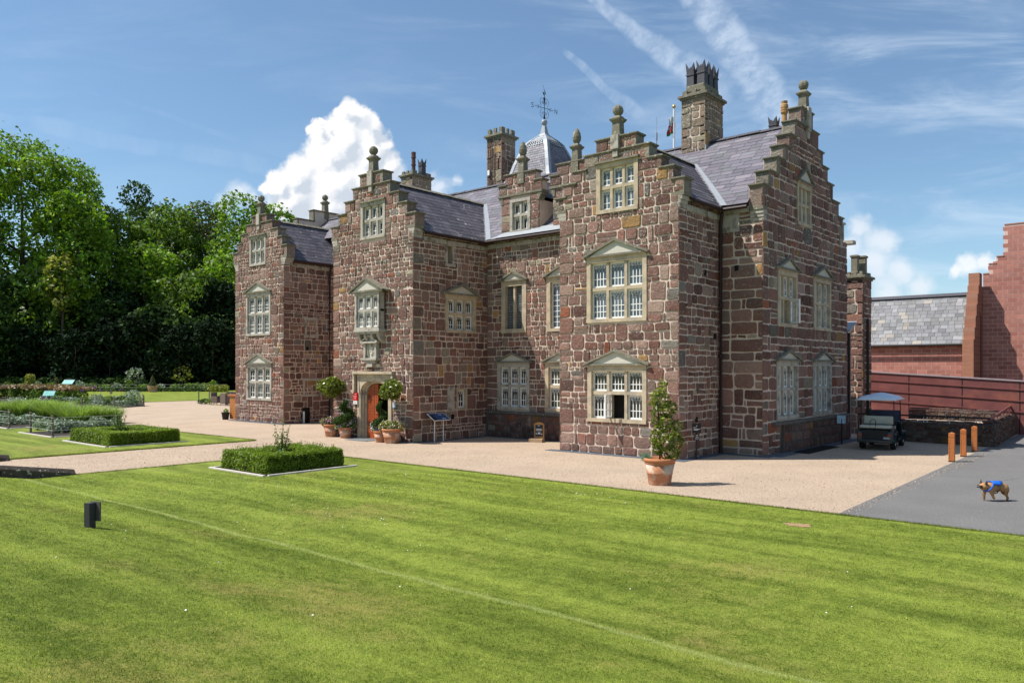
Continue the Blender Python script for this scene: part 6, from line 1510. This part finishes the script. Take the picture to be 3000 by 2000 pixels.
# flower island beyond the path
sheet('flower_bed_earth', [at(-160, 58), at(120, 56), at(345, 56.5), at(425, 60), at(415, 70), at(250, 79), at(-200, 80)], .034, M['soil'])
rn = random.Random(3)
for i in range(15):
    px = -30 + i * 19; bush('rust_topped_plant', 'leafy plant with rust coloured flower heads in the far bed', px + rn.uniform(-4, 4), 76 - i * .35 + rn.uniform(-1, 1), .85, 1.15 + rn.uniform(-.1, .15), MID, 300 + i, .1, 45, 'rust-topped plants in the far bed', n=8, flowers=150, fcol=[(.30, .17, .09), (.26, .2, .1), (.36, .24, .14)])
for i in range(20):
    px = 60 + (i % 10) * 36 + rn.uniform(-9, 9); t_ = 60 + (i // 10) * 6 + rn.uniform(-1, 1)
    bush('silver_cushion', 'low silver-green cushion plant in the far bed', px, t_, .8, rn.uniform(.45, .75), [M['lf_silver'], MID, M['lf_silver'], D_][i % 4], 330 + i, .07, 60, 'silver cushions in the far bed', n=6)
for i, (px, t_, h) in enumerate([(395, 60, 1.25), (360, 62, .8)]): bush('tall_border_shrub', ('taller' if i == 0 else 'shorter') + ' grey-green shrub at the right end of the far bed', px, t_, .75, h, M['lf_silver'] if i == 0 else D_, 360 + i, .07, 70, n=8)
for i, (px, t_, z) in enumerate([(295, 66, 1.05), (325, 65, .9), (355, 64, 1.15), (125, 50, 1.0), (240, 63, 1.1), (275, 67, 1.3)]):
    x, y = at(px, t_); t = thing('allium', (x, y, 0), 'round purple allium head on a thin stem in the beds', 'flower', 'purple alliums in the beds'); m = MB(); m.tube([(x, y, 0), (x + .03, y, z)], .012, 4); m.build('stem', M['lf_mid'], t)
    foliage('flower_head', [((x + .03, y, z), .11)], 900, .03, leaf_mat('purple_petal', (.13, .05, .2), (.2, .08, .28)), t, i)
def round_post(px, base_y, h, label, grp='round timber posts round the beds', lean=0, r=.05):
    t_ = 6440.0 / (base_y - 1082); x, y = at(px, t_); m = MB(); m.tube([(x, y, 0), (x + lean, y, h - .01), (x + lean, y, h)], [r, r, r * .85], 8); o = m.build('garden_post', M['wood_grey'], org=(x, y, 0)); return tag(o, label, 'post', grp)
for px, by, h, lab in ((334, 1193, .78, 'round post at the near edge of the far bed, middle'), (240, 1193, .7, 'round post with purple alliums behind it'), (206, 1200, .5, 'short stub post half hidden by the tall grasses'), (582, 1172, .84, 'round post left of the wicker chairs'), (613, 1173, .84, 'round post close beside the wicker chairs')):
    round_post(px, by, h, lab, r=.06)
t_ = 6440.0 / 107; x, y = at(421, t_); t = thing('corner_post', (x, y, 0), 'braced corner post at the right end of the far bed', 'post'); m = MB(); m.tube([(x, y, 0), (x, y, .82)], .06, 8); m.build('post', M['wood_grey'], t); m = MB(); x2, y2 = at(397, t_ + .3); m.tube([(x2, y2, 0), (x, y, .6)], .045, 6); m.build('brace', M['wood_grey'], t)
bush('fence_shrub', 'low green shrub between the round posts by the wicker chairs', 598, 63.5, .75, .45, D_, 77, .07, 70); bush('fence_shrub', 'low green shrub just left of the wicker chairs', 622, 62.5, .5, .5, MID, 78, .07, 70)

# near beds: kerbs, posts, tall grasses and silver plants
for nm, (x0, x1, y0, y1), lab in (('bed_earth', (-38.75, -35.05, 12.15, 16.2), ''), ('bed_earth', (-52, -41.7, 12.6, 16.6), '')): sheet(nm, [(x0, y0), (x1, y0), (x1, y1), (x0, y1)], .045, M['soil'])
def kerb(label, segs, grp='pale stone edgings'):
    x, y = segs[0][0], segs[0][1]; t = thing('stone_edging', (x, y, 0), label, 'kerb', grp)
    for (a0, b0, a1, b1) in segs: m = MB(); m.box(min(a0, a1) - .04, max(a0, a1) + .04, min(b0, b1) - .04, max(b0, b1) + .04, 0, .07); m.build('edging', M['kerb'], t, bevel=.01)
kerb('pale stone edging of the grass bed with two posts', [(-38.8, 12.1, -35.05, 12.1), (-35.0, 12.25, -35.0, 16.2)]); kerb('pale stone edging of the bed at the left edge of the photo', [(-52, 12.5, -41.7, 12.5), (-41.65, 12.65, -41.65, 16.6)])
kerb('pale stone edging round the farther square box hedge', [(-32.95, 11.8, -29.1, 11.8), (-29.05, 11.95, -29.05, 14.75), (-32.95, 11.95, -32.95, 14.75)]); kerb('pale stone edging round the nearer square box hedge', [(-20.78, 11.25, -18.1, 11.25), (-18.05, 11.4, -18.05, 14.2), (-20.78, 11.4, -20.78, 14.2)])
for px, by, h, lab in ((27, 1256, .92, 'round post at the corner of the left bed'), (90, 1268, .94, 'round post at the left corner of the grass bed'), (154, 1279, .90, 'round post at the front corner of the grass bed'), (341, 1250, .70, 'leaning round post behind the farther box hedge')):
    round_post(px, by, h, lab, lean=-.04 if px == 341 else 0)
m = MB()
for z in (.3, .6, .82): m.tube([(-41.65, 12.6, z), (-50, 12.6, z)], .004, 4); m.tube([(-38.6, 12.3, z), (-35.2, 12.2, z), (-35.1, 16, z)], .004, 4)
tag(m.build('bed_wires', M['white'], org=(-38, 12.3, 0)), 'thin fence wires strung between the posts of the near beds', 'wire')
def grass_clump(x, y, h, r, seed, label):
    t = thing('ornamental_grass', (x, y, 0), label, 'ornamental grass', 'tall ornamental grasses in the near beds'); rng = np.random.default_rng(seed); N = 520
    a_ = rng.random(N) * 6.283; q = r * .35 * rng.random(N) ** .5; bx, by = x + np.cos(a_) * q, y + np.sin(a_) * q; o = rng.random(N) * 6.283 * .0 + a_ + rng.normal(size=N) * .7
    L = h * (.7 + .5 * rng.random(N)); out = r * (.3 + .9 * rng.random(N)); w = .013 + .012 * rng.random(N); px_, py_ = -np.sin(o) * w, np.cos(o) * w; quads = []
    prev = None
    for k in range(5):
        f = k / 4.0; X = bx + np.cos(o) * out * f ** 1.8; Y = by + np.sin(o) * out * f ** 1.8; Z = L * (f - .28 * f ** 3); ww = (1 - f * .9)
        cur = (np.stack([X - px_ * ww, Y - py_ * ww, Z], 1), np.stack([X + px_ * ww, Y + py_ * ww, Z], 1))
        if prev is not None: quads.append(np.stack([prev[0], prev[1], cur[1], cur[0]], 1))
        prev = cur
    v = np.concatenate(quads).reshape(-1, 3); c = np.tile((.7 + .6 * rng.random(N))[:, None] * np.array([1, 1, 1]), (4, 1))
    npmesh('blades', v, 4, M['lf_grass'], t, c)
for i, (px, t_, h) in enumerate([(15, 43, 1.35), (60, 42.5, 1.45), (100, 44, 1.4), (-25, 42, 1.3), (135, 41.5, 1.45), (172, 40, 1.45), (205, 38.8, 1.3), (238, 38, 1.25), (275, 38.5, 1.3), (310, 39.5, 1.2), (332, 41, 1.0), (125, 47, 1.2), (190, 45, 1.2), (250, 44, 1.0)]):
    x, y = at(px, t_); grass_clump(x, y, h, .75, 500 + i, 'arching clump of tall green grass in the near flower beds')
rn = random.Random(8)
for i, (px, t_) in enumerate([(5, 38.8), (22, 40), (50, 39.4), (75, 40.2), (128, 36.2), (118, 38), (172, 34.2), (190, 34.6), (212, 34.9), (236, 35.3), (205, 36.4), (160, 35.6), (258, 36), (285, 37), (315, 38), (335, 39.5), (250, 37.2)]):
    bush('silver_shrub', 'low silver-leaved shrub along the edging of the near beds', px, t_, .48, rn.uniform(.38, .62), M['lf_silver'], 540 + i, .055, 200, 'silver-leaved shrubs in the near beds', n=9)

# square box hedges round young shrubs
def box_hedge(x0, x1, y0, y1, h, w, seed, label, rough):
    t = thing('box_hedge', ((x0 + x1) / 2, y0, 0), label, 'hedge', 'square box hedges'); rng = np.random.default_rng(seed); Ps = []; Ns = []
    segs = [(x0, x1, y0, y0 + w), (x0, x1, y1 - w, y1), (x0, x0 + w, y0, y1), (x1 - w, x1, y0, y1)]
    for (a0, a1, b0, b1) in segs:
        for (nx_, ny_, nz_, ar) in ((0, 0, 1, (a1 - a0) * (b1 - b0)), (1, 0, 0, (b1 - b0) * h), (-1, 0, 0, (b1 - b0) * h), (0, 1, 0, (a1 - a0) * h), (0, -1, 0, (a1 - a0) * h)):
            n = int(ar * 2300); u, v = rng.random(n), rng.random(n)
            X = a0 + (a1 - a0) * (u if nx_ == 0 else np.full(n, float(nx_ > 0))); Y = b0 + (b1 - b0) * (v if (ny_ == 0 and nz_) or nx_ else np.full(n, float(ny_ > 0))) if nx_ == 0 else b0 + (b1 - b0) * u
            Z = np.full(n, h) if nz_ else h * v
            P = np.stack([X, Y, Z], 1) + rng.normal(size=(n, 3)) * .022; nn = np.tile([nx_, ny_, nz_], (n, 1)).astype(float)
            P += nn * ((np.sin(P[:, 0] * 7) + np.sin(P[:, 1] * 8.3 + 1) + np.sin(P[:, 2] * 9)) * .014 * rough)[:, None]
            Ps.append(P); Ns.append(nn)
    P = np.concatenate(Ps); nn = np.concatenate(Ns); P[:, 2] = np.maximum(P[:, 2], .03)
    nn[:, 2] += .4
    npmesh('leaves', leaf_quads(P, .024, rng, .55, nn, .8), 4, M['lf_box'], t, np.clip(1 + .35 * rng.normal(size=len(P)), .5, 1.9)[:, None] * np.array([1, 1, 1]))
    k = int(110 * rough); Q = np.stack([rng.uniform(x0, x1, k), rng.uniform(y0, y1, k), np.full(k, h)], 1); Q = Q[(np.minimum(abs(Q[:, 0] - x0), abs(Q[:, 0] - x1)) < w) | (np.minimum(abs(Q[:, 1] - y0), abs(Q[:, 1] - y1)) < w)]; Z = []
    for s_ in range(9): Z.append(Q + np.array([.006 * s_, 0, .016 * s_]) + rng.normal(size=Q.shape) * .009)
    npmesh('shoots', leaf_quads(np.concatenate(Z), .02, rng, .5), 4, M['lf_box'], t)
    m = MB()
    for (a0, a1, b0, b1) in segs: m.box(a0 + .05, a1 - .05, b0 + .05, b1 - .05, .02, h - .05)
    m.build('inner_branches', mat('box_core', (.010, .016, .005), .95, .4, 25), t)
    sheet('hedge_bed_earth', [(x0 - .1, y0 - .1), (x1 + .1, y0 - .1), (x1 + .1, y1 + .1), (x0 - .1, y1 + .1)], .05, M['soil'])
box_hedge(-20.5, -18.3, 11.5, 13.95, .52, .62, 1, 'nearer square box hedge, shaggy with long shoots', 1.6); box_hedge(-32.75, -29.25, 12.0, 14.55, .50, .66, 2, 'farther square box hedge, neatly clipped', .6)
def young(x, y, h, r, seed, label):
    t = thing('young_shrub', (x, y, 0), label, 'shrub', 'young shrubs inside the box hedges'); rn = random.Random(seed); m = MB(); pts = []
    for i in range(13):
        a_ = rn.uniform(0, 6.283); q = rn.uniform(.3, 1) * r; hh = h * rn.uniform(.6, 1.0); p = [(x, y, .05), (x + math.cos(a_) * q * .35, y + math.sin(a_) * q * .35, hh * .5), (x + math.cos(a_) * q * .8, y + math.sin(a_) * q * .8, hh)]
        m.tube(p, [.012, .008, .003], 5)
        for k in range(34):
            f = rn.uniform(.38, 1.02); s0 = (x + math.cos(a_) * q * (.8 * f ** 1.2), y + math.sin(a_) * q * (.8 * f ** 1.2), hh * f); pts.append([c + rn.gauss(0, .035) for c in s0])
    m.build('stems', M['bark'], t); rng = np.random.default_rng(seed); npmesh('leaves', leaf_quads(np.array(pts), .036, rng, .4), 4, M['lf_mid'], t)
young(-19.55, 12.75, 1.32, .30, 1, 'upright young shrub inside the nearer box hedge'); young(-31.5, 13.3, 1.28, .36, 2, 'upright young shrub inside the farther box hedge')
m = MB(); m.prism([(-19.35, 12.5, .45), (-19.25, 12.45, .55), (-19.22, 12.5, .56), (-19.3, 12.55, .44)], (.01, .02, -.1)); tag(m.build('plant_label', mat('pale_blue_tag', (.35, .5, .75), .6, 0), org=(-19.3, 12.5, .4)), 'small pale blue plant label inside the nearer box hedge', 'plant label')

# low stone walls flanking the bank steps
def flank(x, y0, y1, zf, label, seed):
    t = thing('step_wall', (x, y1, 0), label, 'wall', 'low walls flanking the garden steps'); m = MB(); y = y1; rn = random.Random(seed); k = 0
    while y > y0:
        L = 1.9 if k else 1.75; ya = max(y0, y - L)
        za, zb = zf(ya), zf(y); w = .19; a_ = [(x - w, 0), (x - w * .9, .8), (x - w * .4, 1), (x + w * .4, 1), (x + w * .9, .8), (x + w, 0)]; vs = []
        for (yy, zz) in ((y - .012, zb), (ya + .012, za)):
            for (px_, k_) in a_: vs.append((px_ + rn.uniform(-.01, .01), yy, (zz - .45) + (.45 * k_) + rn.uniform(-.008, .008) if k_ else zz - .6))
        m.add(vs, [(i, i + 1, 7 + i, 6 + i) for i in range(5)] + [(5, 4, 3, 2, 1, 0), (6, 7, 8, 9, 10, 11)]); y = ya; k += 1
    m.build('wall_stones', mat('black_lichened_stone', (.085, .07, .058), .95, .6, 7, 1.0, 14, .1, col2=(.50, .48, .42), c2scale=8, c2lo=.60, c2hi=.66), t)
zf = lambda y: .16 + max(0, 8.1 - y) * .168
flank(-22.35, -4, 8.25, zf, 'low black lichened wall on the near side of the garden steps', 1); flank(-27.55, -4, 8.3, zf, 'low black lichened wall on the far side of the garden steps', 2)

# wicker chairs and table left of the house
M['wicker'] = mat('grey_brown_wicker', (.16, .12, .10), .8, .35, 30, .5, 60, .1)
def wicker_chair(x, y, rz, label):
    t = thing('wicker_chair', (x, y, 0), label, 'garden chair', 'wicker chairs round the garden table', rz=rz)
    for nm, bx_, mt in (('backrest', (-.36, -.26, -.34, .34, .16, .98), M['wicker']), ('arm', (-.26, .32, -.38, -.28, .16, .68), M['wicker']), ('arm', (-.26, .32, .28, .38, .16, .68), M['wicker']), ('seat', (-.26, .32, -.28, .28, .16, .40), M['wicker']), ('cushion', (-.24, .30, -.26, .26, .40, .48), mat('dark_cushion', (.06, .05, .045), .9, .2))):
        m = MB(); m.box(*bx_); o = m.build(nm, mt, None, bevel=.03); o.parent = t
    for sx in (-.3, .28):
        for sy in (-.32, .32): m = MB(); m.tube([(sx, sy, 0), (sx, sy, .17)], .02, 5); o = m.build('leg', M['iron'], None); o.parent = t
cx0, cy0 = at(636, 62.3)
wicker_chair(cx0, cy0, R(20), 'wicker armchair nearest the lawn, seen from its back and side'); x1, y1 = at(668, 64.4); wicker_chair(x1, y1, R(-60), 'wicker armchair on the far side of the garden table'); x2, y2 = at(664, 61.0); wicker_chair(x2, y2, R(95), 'wicker armchair tucked at the near side of the garden table'); x3, y3 = at(690, 63.5); wicker_chair(x3, y3, R(180), 'wicker armchair half hidden behind the house corner')
xt, yt = at(664, 62.6); t = thing('garden_table', (xt, yt, 0), 'dark garden table with glasses between the wicker chairs', 'table')
m = MB(); m.lathe([(.62, .72), (.62, .76)], (xt, yt, 0), 20); m.build('tabletop', M['iron'], t); m = MB(); m.lathe([(.28, 0), (.05, .06), (.05, .72)], (xt, yt, 0), 10); m.build('pedestal', M['wicker'], t)
for i, (dx, dy) in enumerate(((-.2, -.1), (.1, -.15), (.25, .2))):
    m = MB(); m.lathe([(.035, 0), (.045, .14)], (xt + dx, yt + dy, .76), 8); tag(m.build('drinking_glass', mat('clear_glass', (.6, .62, .62), .1, 0, spec=.8), org=(xt + dx, yt + dy, .76)), 'clear drinking glass standing on the garden table', 'glass', 'glasses on the garden table')
x, y = xt + .35, yt - .1; m = MB(); m.lathe([(.06, 0), (.05, .3), (.03, .5), (.01, .55)], (x, y, .76), 8); tag(m.build('table_planter', M['lf_gold'], org=(x, y, .76)), 'small tall ornament on the garden table', 'ornament')

# flagpole and aerial behind the roofs
t = thing('flagpole', (-19.6, 35.5, 0), 'white flagpole with a gold ball rising behind the slate roof', 'flagpole')
m = MB(); m.tube([(-19.6, 35.5, 0), (-19.6, 35.5, 16.0)], [.075, .05], 8); m.build('pole', M['white'], t); m = MB(); m.lathe([(.02, -.1), (.085, -.05), (.095, .02), (.06, .08), (.01, .1)], (-19.6, 35.5, 16.08), 10); m.build('ball', mat('gold_ball', (.6, .42, .12), .35, 0, metal=.7), t, smooth=True)
m = MB(); vs = []; rn = random.Random(2)
for i in range(7):
    for j in range(9):
        u = i / 6; v = j / 8; vs.append((-19.6 + RT[0] * (-.02 - .26 * u * (1 - .3 * math.sin(v * 5))) + .06 * math.sin(u * 9 + v * 3), 35.5 + RT[1] * (-.02 - .26 * u) + .06 * math.cos(u * 8), 15.6 - v * .85 - u * .18))
for i in range(6):
    for j in range(8): a_ = i * 9 + j; k = (.55, .55, .52) if j < 3 else ((.5, .02, .03) if (i + j) % 3 else (.5, .45, .42)); k = (.02, .22, .06) if j > 6 else k; m.add([vs[a_], vs[a_ + 9], vs[a_ + 10], vs[a_ + 1]], [(0, 1, 2, 3)], 0, k)
m.build('flag', mat('flag_cloth', (1, 1, 1), .8, .1, usecol=True), t)
t = thing('aerial_mast', (-20.6, 35.5, 0), 'thin grey aerial mast left of the flagpole behind the roof', 'aerial'); m = MB(); m.tube([(-20.6, 35.5, 9), (-20.6, 35.5, 14.7)], .03, 6); m.build('mast', M['lead'], t)
m = MB(); m.tube([(-20.6, 35.5, 14.6), (-20.6, 35.5, 14.95)], .05, 6); m.build('collar', M['lead'], t); m = MB(); m.tube([(-20.6, 35.5, 14.95), (-20.6, 35.5, 15.8)], .012, 5); m.build('whip', M['lead'], t)
# stone cap at the lower left corner of the picture
t = thing('garden_stone', (*[c for c in (-3.35, 1.52)], .95), 'pale weathered stone end just inside the lower left corner', 'stone'); m = MB(); m.lathe([(.16, -.2), (.17, 0), (.1, .07), (.02, .09)], (-3.55, 1.45, 1.1), 10); m.build('cap', M['kerb'], t)
